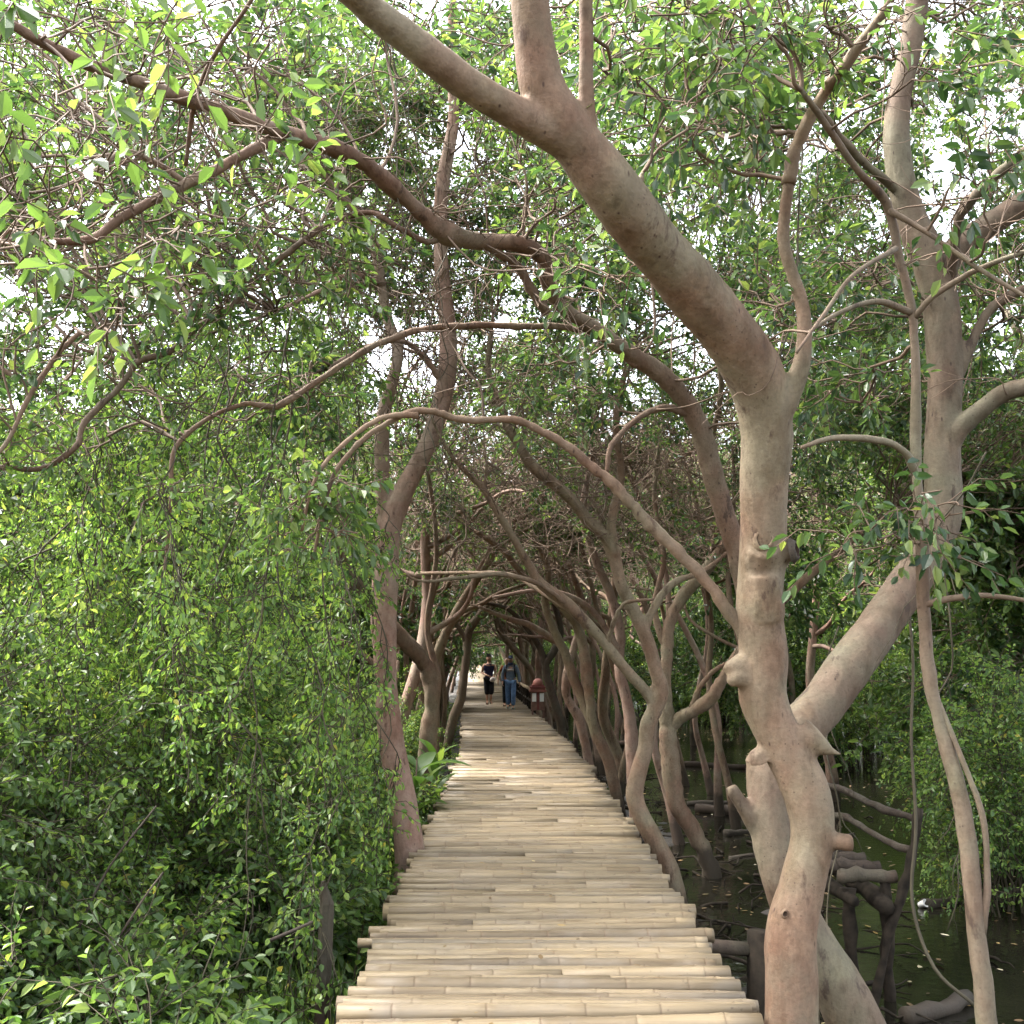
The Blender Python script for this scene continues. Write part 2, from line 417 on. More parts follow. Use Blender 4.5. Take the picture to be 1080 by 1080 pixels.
def axis(lo, hi, near, step):
    a = [0.0]; d = step
    while a[-1] < hi:
        a.append(a[-1] + d)
        if a[-1] > near: d *= 1.18
    b = [0.0]; d = step
    while b[-1] > lo:
        b.append(b[-1] - d)
        if b[-1] < -near: d *= 1.18
    return np.array(sorted(set(b + a)))
gx = axis(-400, 400, 7, .09); gy = axis(-60, 600, 20, .1)
GX, GY = np.meshgrid(gx, gy); GZ = gz(GX, GY)
mb = MB(); nx, ny = len(gx), len(gy)
i = np.arange(ny - 1)[:, None] * nx; j = np.arange(nx - 1)[None]
mb.add(np.stack([GX, GY, GZ], -1).reshape(-1, 3), np.stack([i + j, i + j + 1, i + nx + j + 1, i + nx + j], -1).reshape(-1, 4))
m, t = mat('mud')
co = coords(t); n1 = noise(t, co, 1.2, 5); n2 = noise(t, co, 22, 5, .7)
c = mixc(t, 1.0, ramp(t, [(.3, (.014, .012, .009)), (.6, (.03, .024, .017)), (.8, (.045, .036, .026))], n1).outputs[0], ramp(t, [(.3, (.5, .5, .5)), (.7, (1.3, 1.25, 1.2))], n2).outputs[0], 'MULTIPLY')
b = N(t, 'ShaderNodeBsdfPrincipled', **{'Specular IOR Level': .5}); t.links.new(c, b.inputs['Base Color'])
t.links.new(ramp(t, [(.35, (.35,) * 3), (.6, (.85,) * 3)], n1).outputs[0], b.inputs['Roughness'])
bp = N(t, 'ShaderNodeBump', **{'Strength': .8, 'Distance': .03}); t.links.new(n2, bp.inputs['Height']); t.links.new(bp.outputs[0], b.inputs['Normal'])
out(t, b.outputs[0]); MUD = m
tag(mb.build('ground', MUD), kind='structure')
mb = MB(); mb.add([(-400, -60, WATER), (400, -60, WATER), (400, 600, WATER), (-400, 600, WATER)], np.array([[0, 1, 2, 3]]), 0, False)
m, t = mat('swamp_water')
co = coords(t); n1 = noise(t, co, .8, 3); n2 = noise(t, co, 9, 3)
b = N(t, 'ShaderNodeBsdfPrincipled', **{'Roughness': .06, 'Specular IOR Level': .6, 'IOR': 1.33})
t.links.new(ramp(t, [(.35, (.006, .0055, .004)), (.65, (.012, .011, .007))], n1).outputs[0], b.inputs['Base Color'])
bp = N(t, 'ShaderNodeBump', **{'Strength': .22, 'Distance': .03}); t.links.new(n2, bp.inputs['Height']); t.links.new(bp.outputs[0], b.inputs['Normal'])
out(t, b.outputs[0])
tag(mb.build('water', m), kind='structure')

# ------------------------------------------------------------------ boardwalk
m, t = mat('bamboo')
g = t.nodes.new('ShaderNodeNewGeometry')
base = ramp(t, [(0, (.115, .086, .052)), (.25, (.175, .134, .082)), (.65, (.218, .167, .101)), (.9, (.19, .149, .094)), (1, (.135, .11, .077))], g.outputs['Random Per Island'])
cs = coords(t, (.8, 14, 14)); n1 = noise(t, cs, 2.2, 6, .6)
st = ramp(t, [(.28, (.55, .50, .44)), (.47, (.95, .95, .95)), (.72, (1.18, 1.16, 1.12))], n1)
c = mixc(t, 1.0, base.outputs[0], st.outputs[0], 'MULTIPLY')
n2 = noise(t, coords(t, (1, 1.6, 1)), 2.3, 4, .6)
c = mixc(t, ramp(t, [(.5, (0,) * 3), (.72, (.55,) * 3)], n2).outputs[0], c, (.20, .17, .135))
n4 = noise(t, coords(t, (3.5, 22, 22)), 3.0, 4, .7)
c = mixc(t, ramp(t, [(.62, (0,) * 3), (.72, (.75,) * 3)], n4).outputs[0], c, (.15, .105, .065))
ta = t.nodes.new('ShaderNodeAttribute'); ta.attribute_name = 'tone'
c = mixc(t, 1.0, c, ramp(t, [(0, (.80, .77, .73)), (.5, (1, 1, 1)), (1, (1.12, 1.11, 1.08))], ta.outputs['Fac']).outputs[0], 'MULTIPLY')
n5 = noise(t, coords(t, (9, 14, 14)), 1.6, 3, .6)
c = mixc(t, ramp(t, [(.66, (0,) * 3), (.72, (.8,) * 3)], n5).outputs[0], c, (.07, .05, .032))
at_ = t.nodes.new('ShaderNodeAttribute'); at_.attribute_name = 'nodal'
c = mixc(t, at_.outputs['Fac'], c, (.13, .085, .05))
b = N(t, 'ShaderNodeBsdfPrincipled', **{'Roughness': .55, 'Specular IOR Level': .35}); t.links.new(c, b.inputs['Base Color'])
bp = N(t, 'ShaderNodeBump', **{'Strength': .35, 'Distance': .01}); t.links.new(n1, bp.inputs['Height']); t.links.new(bp.outputs[0], b.inputs['Normal'])
out(t, b.outputs[0]); BAMBOO = m

board = tag(empty('boardwalk', (0, 0, 0)), 'long straight bamboo pole boardwalk leading into the tunnel of trees', 'boardwalk')
rng = np.random.default_rng(3); mb = MB(); y = -3.0
while y < 118:
    near = y < 26
    r = rng.uniform(.028, .051) if y < 60 else rng.uniform(.06, .075)
    n = 10 if near else 6
    hw = .95 + rng.normal(0, .016); sh = rng.normal(0, .014) - (.06 if rng.random() < .03 else 0)
    if rng.random() < .06: hw += .06
    if near:
        sgs = [(-hw, hw)]
        if rng.random() < .25:
            s = rng.uniform(-.5, .5); sgs = [(-hw, s), (s + .004, hw)]
    else: sgs = [(-hw, hw)]
    tp_ = rng.choice([-1, 1]) * rng.uniform(.04, .14)
    yaw = rng.normal(0, .015); tz = rng.normal(0, .009)
    for (xa, xb) in sgs:
        rr = r * (rng.uniform(.93, 1.05) if len(sgs) > 1 else 1)
        zc = -r * .9 + rng.normal(0, .010) + .012 * math.sin(y * 1.7) ; yy = y + r
        tn = rng.uniform(.1, .95); xs = [xa]; rs = [rr]; at1 = [0.0]; at2 = [tn]
        if near:
            x = xa + rng.uniform(.1, .42)
            while x < xb - .05:
                t2 = rng.uniform(.0, 1); xs += [x - .05, x - .012, x - .003, x, x + .007, x + .03]; rs += [rr * .99, rr * 1.05, rr * 1.03, rr * .975, rr * 1.05, rr * .98]; nd = rng.uniform(.1, .8); at1 += [0, .15 * nd, .3 * nd, nd, .1 * nd, 0]; at2 += [tn, tn - .15 * nd, tn, t2, t2, t2]; tn = t2
                x += rng.uniform(.24, .46)
        xs.append(xb); rs.append(rr * rng.uniform(.88, 1)); at1.append(0); at2.append(tn)
        xs = np.array(xs); bow = rng.normal(0, .010); rs = list(np.array(rs) * (1 + tp_ * xs))
        px = path_x(yy)
        P = np.stack([px + sh + xs, yy + yaw * xs + bow * np.cos(xs * 2.2), zc + tz * xs], 1)
        v, f = tube_geo(P, rs, n, True)
        a = np.concatenate([np.repeat(at1, n), [.5, .5]])  # dark of the hollow pole ends put into the cap centres' colour
        mb.add(v, f, 0, True, a, np.concatenate([np.repeat(at2, n), [.2, .2]]))
    y += 2 * r * rng.uniform(1.0, 1.16)
mb.build('deck', BAMBOO, board, 'nodal')
DARKWOOD = plain('wet_dark_wood', (.019, .0145, .010), .85, .12, .6, 14)
OLDWOOD = bark_mat('weathered_wood', (.045, .034, .026), (.056, .043, .032), (.064, .054, .042), (.014, .011, .009), .8, 1.5)
for s in (-.72, .72):
    ys = np.linspace(-3, 117, 61); mb = MB()
    tube(mb, [(path_x(q) + s, q, -.19 + .01 * math.sin(q * 2)) for q in ys], np.full(61, .06), 8); mb.build('beam', DARKWOOD, board)
for k, q in enumerate(np.arange(1.2, 60, 2.4)):
    for s in (-1, 1):
        mb = MB(); x = path_x(q) + s * (.82 + .04 * math.sin(k * 5))
        tube(mb, [(x, q, -1.4), (x + .01, q, -.7), (x + .02 * s, q + .02, -.13)], [.065, .06, .055], 8); mb.build('post', DARKWOOD, board)
# cross beam and pile showing beside the deck
mb = MB(); tube(mb, [(.3, 6.95, -.17), (.9, 6.93, -.19), (1.66, 6.9, -.24)], [.045, .045, .043], 9); mb.build('cross_beam', BARK_DARK, board)
mb = MB(); p = at(795, 960, 6.9); tube(mb, [(p[0], 6.9, -1.4), (p[0] + .01, 6.9, -.8), (p[0] + .03, 6.9, -.12)], [.085, .08, .075], 9); mb.build('post', DARKWOOD, board)
p = at(440, 889, 8.55); mb = MB(); tube(mb, [(p[0] - .06, 8.55, -.06), (p[0] + .3, 8.56, -.06)], [.055, .055], 10); mb.build('cross_beam', BAMBOO, board)

mb = MB(); p = at(343, 930, 6.1)
v = [(p[0] - .01, 6.1, -1.2), (p[0], 6.1, -.5), (p[0] + .01, 6.12, p[2] - .12), (p[0] - .015, 6.12, p[2])]
tube(mb, v, [.05, .046, .042, .012], 7, 0, True, False)
tag(mb.build('wooden_post', BARK_DARK), 'black splintered wooden post standing in the mud by the near edge of the boardwalk', 'post')
#__TREES__
# ------------------------------------------------------------------ hero trees
HERO = {}          # name -> dict(root, limbs, crown MB)
def hero(key, label, limbs, material, voxel=None, extra=None, sep=(), base=None, disp=.012, thick=True, n=12, ws=1.0):
    root = tag(empty('mangrove_tree'), label, 'tree')
    L = [limb(q) for q in limbs]; S = [limb(q) for q in sep]
    for B in L + S: B[:, 3] *= ws
    b0 = L[0][0]; root.location = (b0[0], b0[1], b0[2]); bpy.context.view_layer.update()
    def fix(o): o.matrix_parent_inverse = root.matrix_world.inverted()
    if voxel: o = fuse(L, voxel, 'trunk', material, root, extra, disp)
    else:
        mb = MB(); rg = np.random.default_rng(len(HERO) + 50)
        for B in L:
            k = len(B); wob = np.interp(np.arange(k), np.arange(0, k + 4, 4), rg.normal(0, 1, len(np.arange(0, k + 4, 4))))
            tube(mb, B[:, :3] + rg.normal(0, 1, (k, 3)) * B[:, 3:] * .05, B[:, 3] * (1 + .09 * wob), n)
        if extra: extra(mb)
        o = mb.build('trunk', material, root)
    fix(o)
    for B in S:
        mb = MB(); k = len(B); rg = np.random.default_rng(k + len(HERO))
        tube(mb, B[:, :3] + rg.normal(0, 1, (k, 3)) * B[:, 3:] * .10, B[:, 3] * (1 + .08 * rg.normal(0, 1, k)), 9)
        fix(mb.build('limb', material, root))
    HERO[key] = dict(root=root, limbs=L + S, thick=L if thick else [], mb=MB(), fix=fix)
    return root

# A: the big trunk at the water-side edge, leaning over the boardwalk towards the viewer
def a_extra(mb):
    def T(px, n=10):
        B = limb(px, 4); tube(mb, B[:, :3], B[:, 3], n)
    T([(842, 775, 4.96, 42), (862, 785, 4.93, 26), (878, 793, 4.92, 9), (888, 796, 4.92, 3)])
    T([(850, 885, 4.95, 20), (878, 887, 4.92, 17), (899, 889, 4.90, 17)])
    T([(800, 708, 4.95, 44), (784, 706, 4.94, 34), (772, 701, 4.92, 24), (768, 697, 4.92, 9)]); T([(795, 712, 4.95, 36), (776, 716, 4.9, 20), (769, 722, 4.9, 8)])
    T([(812, 590, 4.88, 44), (828, 583, 4.86, 26), (837, 581, 4.85, 20)])
    T([(803, 590, 4.86, 46), (805, 576, 4.80, 36)])
    T([(800, 800, 4.96, 30), (796, 792, 4.93, 12)])
    T([(806, 650, 4.90, 46), (806, 630, 4.87, 44), (804, 606, 4.85, 40)])
    T([(655, 238, 4.0, 40), (666, 220, 3.98, 24), (670, 210, 3.98, 13)])
hero('A', 'thickest pinkish trunk beside the near boardwalk, bent and forking right over the deck', [
    [(832, 1235, 5.05, 84), (832, 1140, 5.0, 62), (834, 1080, 4.95, 54), (834, 1030, 4.95, 53), (834, 985, 4.95, 52), (847, 930, 4.95, 45), (857, 880, 4.95, 43), (849, 832, 4.95, 48), (823, 780, 4.96, 48), (805, 735, 4.96, 51), (806, 690, 4.95, 51), (801, 640, 4.92, 50), (805, 580, 4.88, 50), (806, 510, 4.82, 51), (808, 450, 4.75, 56), (798, 400, 4.65, 62), (768, 350, 4.5, 63), (722, 296, 4.3, 62), (680, 246, 4.1, 60), (645, 200, 3.93, 62), (615, 160, 3.84, 60), (596, 134, 3.76, 44)],
    [(632, 185, 3.88, 44), (600, 152, 3.8, 44), (556, 126, 3.7, 41), (500, 93, 3.58, 37), (440, 48, 3.45, 35), (380, 0, 3.32, 34), (300, -75, 3.1, 32), (200, -170, 2.9, 28)],
    [(622, 172, 3.86, 52), (592, 130, 3.77, 60), (574, 96, 3.72, 54), (566, 60, 3.68, 49), (559, 0, 3.6, 46), (550, -90, 3.5, 44), (520, -220, 3.4, 40)],
    [(636, 192, 3.9, 30), (622, 150, 3.82, 27), (619, 118, 3.79, 22), (618, 80, 3.76, 20), (618, 0, 3.7, 19), (612, -100, 3.6, 18)],
    [(815, 440, 4.72, 42), (836, 408, 4.66, 25), (847, 375, 4.62, 18), (848, 330, 4.6, 16), (836, 290, 4.58, 15), (826, 250, 4.55, 15), (832, 190, 4.5, 14)],
], BARK, .0115, a_extra, sep=[
    [(832, 195, 4.5, 16), (842, 150, 4.47, 15), (870, 98, 4.35, 14), (905, 50, 4.2, 13), (940, 0, 4.05, 11), (970, -60, 3.9, 8)],
    [(800, 690, 4.95, 18.7), (780, 662, 4.93, 13.0), (747, 616, 4.9, 12.3), (717, 583, 4.88, 13.0), (688, 556, 4.86, 13.8), (666, 532, 4.84, 13.0), (644, 508, 4.82, 11.5), (620, 489, 4.8, 10.8), (597, 470, 4.78, 10.1), (572, 455, 4.75, 8.7), (544, 443, 4.72, 8.3), (515, 443, 4.7, 7.9), (483, 442, 4.65, 7.9), (459, 434, 4.6, 7.6), (435, 434, 4.58, 7.2), (409, 446, 4.55, 6.5), (377, 469, 4.5, 5.8), (351, 503, 4.5, 5.1), (340, 545, 4.5, 4.3), (330, 590, 4.55, 2.9)],
    [(664, 216, 3.98, 13), (672, 198, 3.97, 11), (678, 182, 3.97, 4)],
    [(440, 438, 4.58, 7), (405, 440, 4.5, 6), (370, 462, 4.45, 5), (335, 500, 4.4, 4), (318, 560, 4.4, 3)],
], disp=.010)

HOLLOW = plain('dark_hollow', (.028, .017, .011), .9, .15, .5, 40)  # darker brown for the inner rings of the knots
def knot(key, px, r, tilt, material):
    h = HERO[key]; mb = MB(); c = at(*px); nrm_ = nrm(np.array(tilt, float)); u = ortho(nrm_); v = np.cross(nrm_, u); rg = np.random.default_rng(int(px[0])); rows = []
    for rr, d in ((1.7, -.55), (1.4, .0), (1.1, .26), (.9, .22), (.66, -.2), (.35, -.42), (.02, -.5)):
        a = np.arange(16) * 2 * math.pi / 16; w_ = 1 + .10 * np.sin(2 * a + 1) + rg.normal(0, .05, 16)
        rows.append(c + (np.cos(a) * w_)[:, None] * u * r * rr * .85 + (np.sin(a) * w_)[:, None] * v * r * rr * 1.15 + nrm_ * r * (d + rg.normal(0, .05, 16))[:, None])
    V = np.concatenate(rows); i = np.arange(6)[:, None] * 16; j = np.arange(16)[None]; j2 = (j + 1) % 16
    Q = np.stack([i + j, i + j2, i + 16 + j2, i + 16 + j], -1); mb.add(V, Q[:3].reshape(-1, 4), 0); mb.f.append((Q[3:].reshape(-1, 4), 1, True))
    h['fix'](mb.build('knot', [material, HOLLOW], h['root']))
knot('A', (806, 568, 4.775), .040, (-.15, -1, .1), BARK)
knot('A', (839, 580, 4.82), .034, (.8, -.5, .15), BARK_DARK)
knot('A', (828, 964, 4.85), .012, (0, -1, .1), BARK)

# B: grey leaning neighbour
hero('B', 'grey-brown leaning trunk just behind the thickest one, kinked, with large limbs', [
    [(925, 1170, 5.95, 96), (908, 1100, 5.9, 72), (888, 1050, 5.9, 64), (850, 985, 5.92, 60), (826, 925, 5.95, 56), (814, 865, 6.0, 56), (814, 815, 6.05, 58), (836, 778, 6.1, 58), (868, 742, 6.2, 55), (905, 690, 6.3, 55), (945, 635, 6.42, 53), (978, 585, 6.5, 51), (994, 540, 6.5, 48), (993, 480, 6.5, 46), (997, 400, 6.5, 45), (994, 335, 6.5, 47), (982, 280, 6.5, 48), (962, 232, 6.5, 40), (948, 180, 6.48, 36), (946, 120, 6.45, 33), (962, 40, 6.4, 30), (972, -60, 6.3, 26), (960, -200, 6.1, 20)],
    [(982, 300, 6.5, 44), (1006, 266, 6.48, 36), (1045, 236, 6.42, 34), (1085, 212, 6.35, 32), (1150, 175, 6.2, 28), (1260, 120, 6.0, 22)],
    [(994, 478, 6.5, 34), (1012, 452, 6.42, 26), (1035, 432, 6.35, 24), (1060, 414, 6.28, 22), (1100, 400, 6.2, 20), (1200, 340, 6.0, 15)],
    [(998, 410, 6.5, 26), (1014, 388, 6.48, 17), (1034, 342, 6.45, 15), (1052, 320, 6.42, 15), (1090, 302, 6.35, 14), (1160, 290, 6.2, 10)],
], BARK_GREY, .0135, lambda mb: [tube(mb, limb(q, 4)[:, :3], limb(q, 4)[:, 3], 10) for q in (
    [(806, 880, 6.0, 26), (788, 856, 5.98, 18), (773, 834, 5.96, 15), (770, 829, 5.96, 12)], [(806, 830, 6.05, 40), (797, 806, 6.05, 24), (789, 797, 6.05, 12)])], sep=[
    [(1000, 300, 6.48, 20), (1006, 262, 6.3, 16), (1014, 225, 6.1, 14), (1046, 190, 5.9, 13), (1080, 160, 5.8, 12), (1130, 120, 5.7, 9)],
    [(950, 205, 6.48, 12), (905, 165, 6.3, 11), (868, 122, 6.1, 10), (840, 95, 5.9, 8), (800, 70, 5.8, 5)],
], disp=.012, ws=.82)

# C: thin sapling, nearest on the water side
hero('C', 'slender greenish-grey young tree standing in the shallow water, outermost on the water side', [
    [(1052, 1260, 4.65, 30), (1042, 1090, 4.6, 24), (1030, 985, 4.6, 21), (1022, 900, 4.6, 20), (1010, 830, 4.6, 19), (993, 770, 4.6, 17), (980, 710, 4.6, 16), (974, 640, 4.6, 15), (972, 560, 4.6, 14), (966, 480, 4.6, 13), (966, 400, 4.6, 12), (962, 330, 4.58, 11), (948, 270, 4.55, 11), (935, 215, 4.5, 10), (905, 180, 4.4, 10), (870, 130, 4.3, 9), (845, 95, 4.2, 7)],
    [(966, 500, 4.6, 11), (955, 478, 4.55, 9), (930, 465, 4.5, 9), (880, 462, 4.45, 7), (845, 472, 4.4, 5)],
    [(968, 640, 4.6, 8), (1000, 632, 4.55, 8), (1040, 628, 4.5, 7), (1100, 636, 4.45, 5)],
    [(1034, 985, 4.6, 12), (1041, 930, 4.58, 9), (1036, 860, 4.56, 8), (1012, 795, 4.57, 7), (990, 740, 4.59, 6)],
    [(962, 330, 4.58, 9), (925, 318, 4.5, 7), (885, 330, 4.4, 6), (850, 352, 4.3, 4)],
    [(964, 335, 4.58, 9), (985, 312, 4.5, 8), (1030, 285, 4.4, 7), (1090, 262, 4.3, 6)],
    [(938, 222, 4.5, 9), (985, 250, 4.4, 6), (1030, 282, 4.3, 6), (1085, 315, 4.2, 5)],
    [(945, 262, 4.5, 7), (900, 290, 4.3, 6), (870, 330, 4.2, 5), (840, 372, 4.1, 4)],
], BARK_GREY, None, n=10, ws=.86)

# H: rough branch tree whose limb crosses the whole scene overhead
hero('H', 'rough brown tree hidden behind the thickest trunk, its crooked limb arching right across the boardwalk', [
    [(838, 1060, 7.55, 44), (832, 980, 7.5, 38), (820, 870, 7.5, 35), (808, 760, 7.5, 33), (799, 690, 7.45, 31), (790, 632, 7.4, 30), (777, 578, 7.3, 29), (758, 522, 7.2, 29), (745, 472, 7.1, 29), (729, 432, 7.0, 29), (705, 402, 6.9, 28), (673, 378, 6.8, 26), (632, 350, 6.6, 22), (596, 326, 6.4, 20), (577, 296, 6.2, 20), (573, 272, 6.1, 21), (547, 257, 6.0, 24), (515, 255, 5.9, 25), (488, 252, 5.75, 27), (462, 240, 5.6, 28), (432, 214, 5.45, 27), (403, 187, 5.3, 27), (372, 165, 5.15, 26), (340, 152, 5.0, 25), (290, 137, 4.8, 24), (240, 119, 4.6, 22), (190, 102, 4.4, 21), (140, 84, 4.2, 19), (80, 62, 4.0, 16), (0, 20, 3.8, 12)],
    [(300, 140, 4.85, 17), (270, 156, 4.8, 16), (255, 164, 4.75, 15), (225, 180, 4.7, 15), (196, 194, 4.65, 15), (170, 207, 4.6, 14), (126, 231, 4.5, 13), (100, 251, 4.45, 12), (67, 255, 4.4, 11), (30, 252, 4.35, 10), (0, 256, 4.3, 9), (-80, 268, 4.2, 7)],
], BARK_ROUGH, None, sep=[
    [(470, 246, 5.65, 12), (451, 255, 5.6, 9), (420, 240, 5.5, 9), (388, 224, 5.5, 8), (340, 240, 5.5, 9), (326, 249, 5.5, 9), (293, 275, 5.5, 10), (267, 297, 5.5, 10), (241, 326, 5.5, 10), (207, 345, 5.5, 10), (181, 370, 5.45, 10), (148, 381, 5.4, 10), (126, 408, 5.4, 9), (89, 445, 5.35, 9), (80, 471, 5.3, 8), (44, 494, 5.3, 8), (0, 493, 5.2, 7), (-60, 500, 5.2, 5)],
    [(670, 385, 6.8, 14), (640, 360, 6.7, 10), (595, 345, 6.5, 9), (547, 344, 6.4, 10), (499, 343, 6.3, 10), (444, 348, 6.2, 10), (400, 362, 6.1, 10), (365, 382, 6.0, 9), (333, 403, 5.95, 9), (292, 428, 5.9, 9), (259, 426, 5.85, 7), (222, 440, 5.8, 7), (185, 472, 5.75, 7), (181, 518, 5.75, 6), (178, 560, 5.75, 5), (172, 610, 5.75, 3)],
    [(577, 330, 6.3, 16), (562, 308, 6.2, 14), (547, 282, 6.1, 13), (525, 266, 5.95, 13), (500, 254, 5.85, 14)],
    [(200, 196, 4.65, 9), (165, 172, 4.6, 8), (130, 160, 4.5, 7), (105, 185, 4.45, 6), (112, 220, 4.45, 5)],
    [(196, 175, 4.65, 6), (205, 110, 4.5, 7), (225, 60, 4.3, 7), (265, 0, 4.1, 6), (290, -50, 4.0, 5)],
    [(85, 350, 4.6, 7), (60, 375, 4.6, 7), (30, 420, 4.6, 7), (5, 470, 4.6, 6), (-30, 500, 4.6, 5)],
    [(729, 438, 7.0, 12), (700, 430, 6.95, 10), (672, 442, 6.9, 8), (645, 470, 6.85, 8), (640, 500, 6.85, 6)],
], disp=.014, n=16, ws=.76)

# D: leaning forked trunk on the bushy side
hero('D', 'upright pink trunk forking into two stems, rising from the bushes beside the boardwalk', [
    [(430, 1005, 9.05, 50), (431, 960, 9.0, 44), (433, 915, 9.0, 40), (430, 880, 9.0, 36), (423, 835, 9.0, 34), (414, 790, 9.0, 32), (408, 740, 9.0, 31), (406, 690, 9.0, 30), (407, 640, 9.0, 30), (408, 590, 9.0, 31), (412, 555, 9.0, 30), (425, 520, 8.97, 27), (443, 485, 8.93, 26), (458, 450, 8.9, 26), (469, 410, 8.85, 24), (473, 370, 8.8, 23), (470, 320, 8.7, 22), (465, 270, 8.6, 20), (466, 200, 8.5, 18), (478, 130, 8.4, 16), (476, 60, 8.3, 14), (480, -60, 8.1, 11)],
    [(409, 575, 9.0, 24), (404, 530, 9.0, 20), (403, 480, 9.0, 19), (404, 440, 9.0, 18), (413, 405, 9.0, 17), (420, 370, 9.0, 16), (410, 340, 9.0, 15), (402, 300, 9.0, 14), (396, 262, 8.95, 13), (380, 228, 8.9, 12), (350, 195, 8.8, 11), (320, 150, 8.6, 9), (290, 80, 8.4, 7)],
], BARK_PINK, .018, None, sep=[
    [(470, 408, 8.85, 9), (450, 380, 8.7, 8), (425, 360, 8.5, 7), (390, 365, 8.3, 6), (350, 385, 8.1, 5)],
    [(404, 300, 8.98, 8), (370, 290, 8.7, 7), (330, 310, 8.4, 6), (290, 330, 8.2, 5)],
], disp=.012, ws=.82)

hero('E', 'bent tan trunk behind the forked pink one, its elbow limb pointing away from the deck', [
    [(450, 890, 14, 22), (450, 820, 14, 19), (452, 775, 14, 17), (456, 738, 14, 17), (453, 712, 14, 17), (440, 690, 13.9, 17), (425, 675, 13.8, 16), (400, 645, 13.7, 15), (377, 618, 13.5, 14), (355, 580, 13.3, 11), (345, 550, 13.2, 9), (325, 500, 13, 7), (318, 440, 12.8, 5)],
    [(456, 742, 14, 9), (462, 715, 14, 7), (450, 660, 14, 7), (460, 590, 13.8, 6), (455, 520, 13.6, 5), (440, 450, 13.2, 4)],
], BARK, None, sep=[[(425, 676, 13.8, 8), (400, 700, 13.6, 8), (370, 682, 13.4, 8), (345, 675, 13.2, 6), (320, 690, 13, 4)]])

hero('F', 'straight dead pale pole trunk with broken top leaning over the deck edge', [
    [(470, 800, 22, 10), (476, 765, 22, 9), (486, 735, 22, 9), (491, 700, 22, 8), (494, 668, 22, 8), (503, 652, 21.9, 8), (519, 631, 21.8, 6)],
    [(493, 680, 22, 5), (478, 655, 22, 4), (455, 660, 21.8, 3), (430, 668, 21.6, 2.5)],
    [(505, 652, 21.9, 4), (530, 640, 21.8, 3.5), (545, 620, 21.6, 3)],
], BARK_GREY, None, thick=False)

hero('L', 'S-curved trunk growing against the deck edge, long straight limb slanting over the walkway', [
    [(716, 975, 9.5, 26), (706, 920, 9.5, 22), (690, 886, 9.5, 20), (676, 860, 9.5, 19), (669, 838, 9.5, 19), (674, 812, 9.5, 18), (681, 788, 9.5, 17), (683, 765, 9.5, 17), (691, 747, 9.5, 18), (697, 728, 9.5, 18), (691, 704, 9.5, 16), (681, 671, 9.5, 16), (666, 640, 9.5, 15), (654, 614, 9.45, 14), (648, 580, 9.4, 12), (645, 550, 9.3, 11), (655, 500, 9.2, 9), (650, 440, 9, 8), (665, 370, 8.8, 6)],
    [(693, 748, 9.5, 13), (680, 728, 9.5, 13), (660, 706, 9.45, 13), (635, 675, 9.4, 12), (612, 650, 9.3, 12), (597, 636, 9.25, 12), (570, 615, 9.15, 11), (557, 595, 9.1, 10), (541, 567, 9.0, 9), (522, 536, 8.9, 9), (510, 516, 8.85, 8), (496, 502, 8.8, 7), (476, 480, 8.7, 6), (455, 440, 8.6, 4), (440, 390, 8.4, 3)],
    [(650, 585, 9.4, 13), (638, 565, 9.35, 13), (621, 550, 9.3, 13), (604, 528, 9.2, 13), (585, 511, 9.1, 13), (560, 490, 9.0, 12), (545, 465, 8.95, 11), (534, 447, 8.9, 9), (528, 425, 8.85, 8), (515, 390, 8.8, 6), (520, 330, 8.6, 4)],
    [(682, 660, 9.5, 10), (688, 644, 9.5, 9), (700, 625, 9.5, 8), (715, 612, 9.5, 7), (740, 603, 9.5, 6), (770, 580, 9.5, 4)],
    [(652, 614, 9.45, 7), (640, 580, 9.4, 6), (633, 555, 9.35, 5), (640, 520, 9.3, 4), (625, 480, 9.2, 3)],
    [(510, 518, 8.85, 5), (513, 492, 8.8, 4), (510, 460, 8.75, 3), (515, 420, 8.7, 2)],
], BARK, .016, None, disp=.010, sep=[
    [(600, 640, 9.25, 6), (570, 617, 9.0, 5), (530, 606, 8.8, 5), (480, 610, 8.6, 4), (440, 612, 8.5, 3), (410, 590, 8.4, 2)],
    [(612, 652, 9.3, 6), (580, 630, 9.5, 6), (540, 607, 10, 5), (500, 604, 10.5, 4), (440, 605, 11, 4)],
    [(640, 680, 9.4, 5), (648, 655, 9.3, 5), (660, 636, 9.2, 4), (690, 632, 9.1, 3)],
])
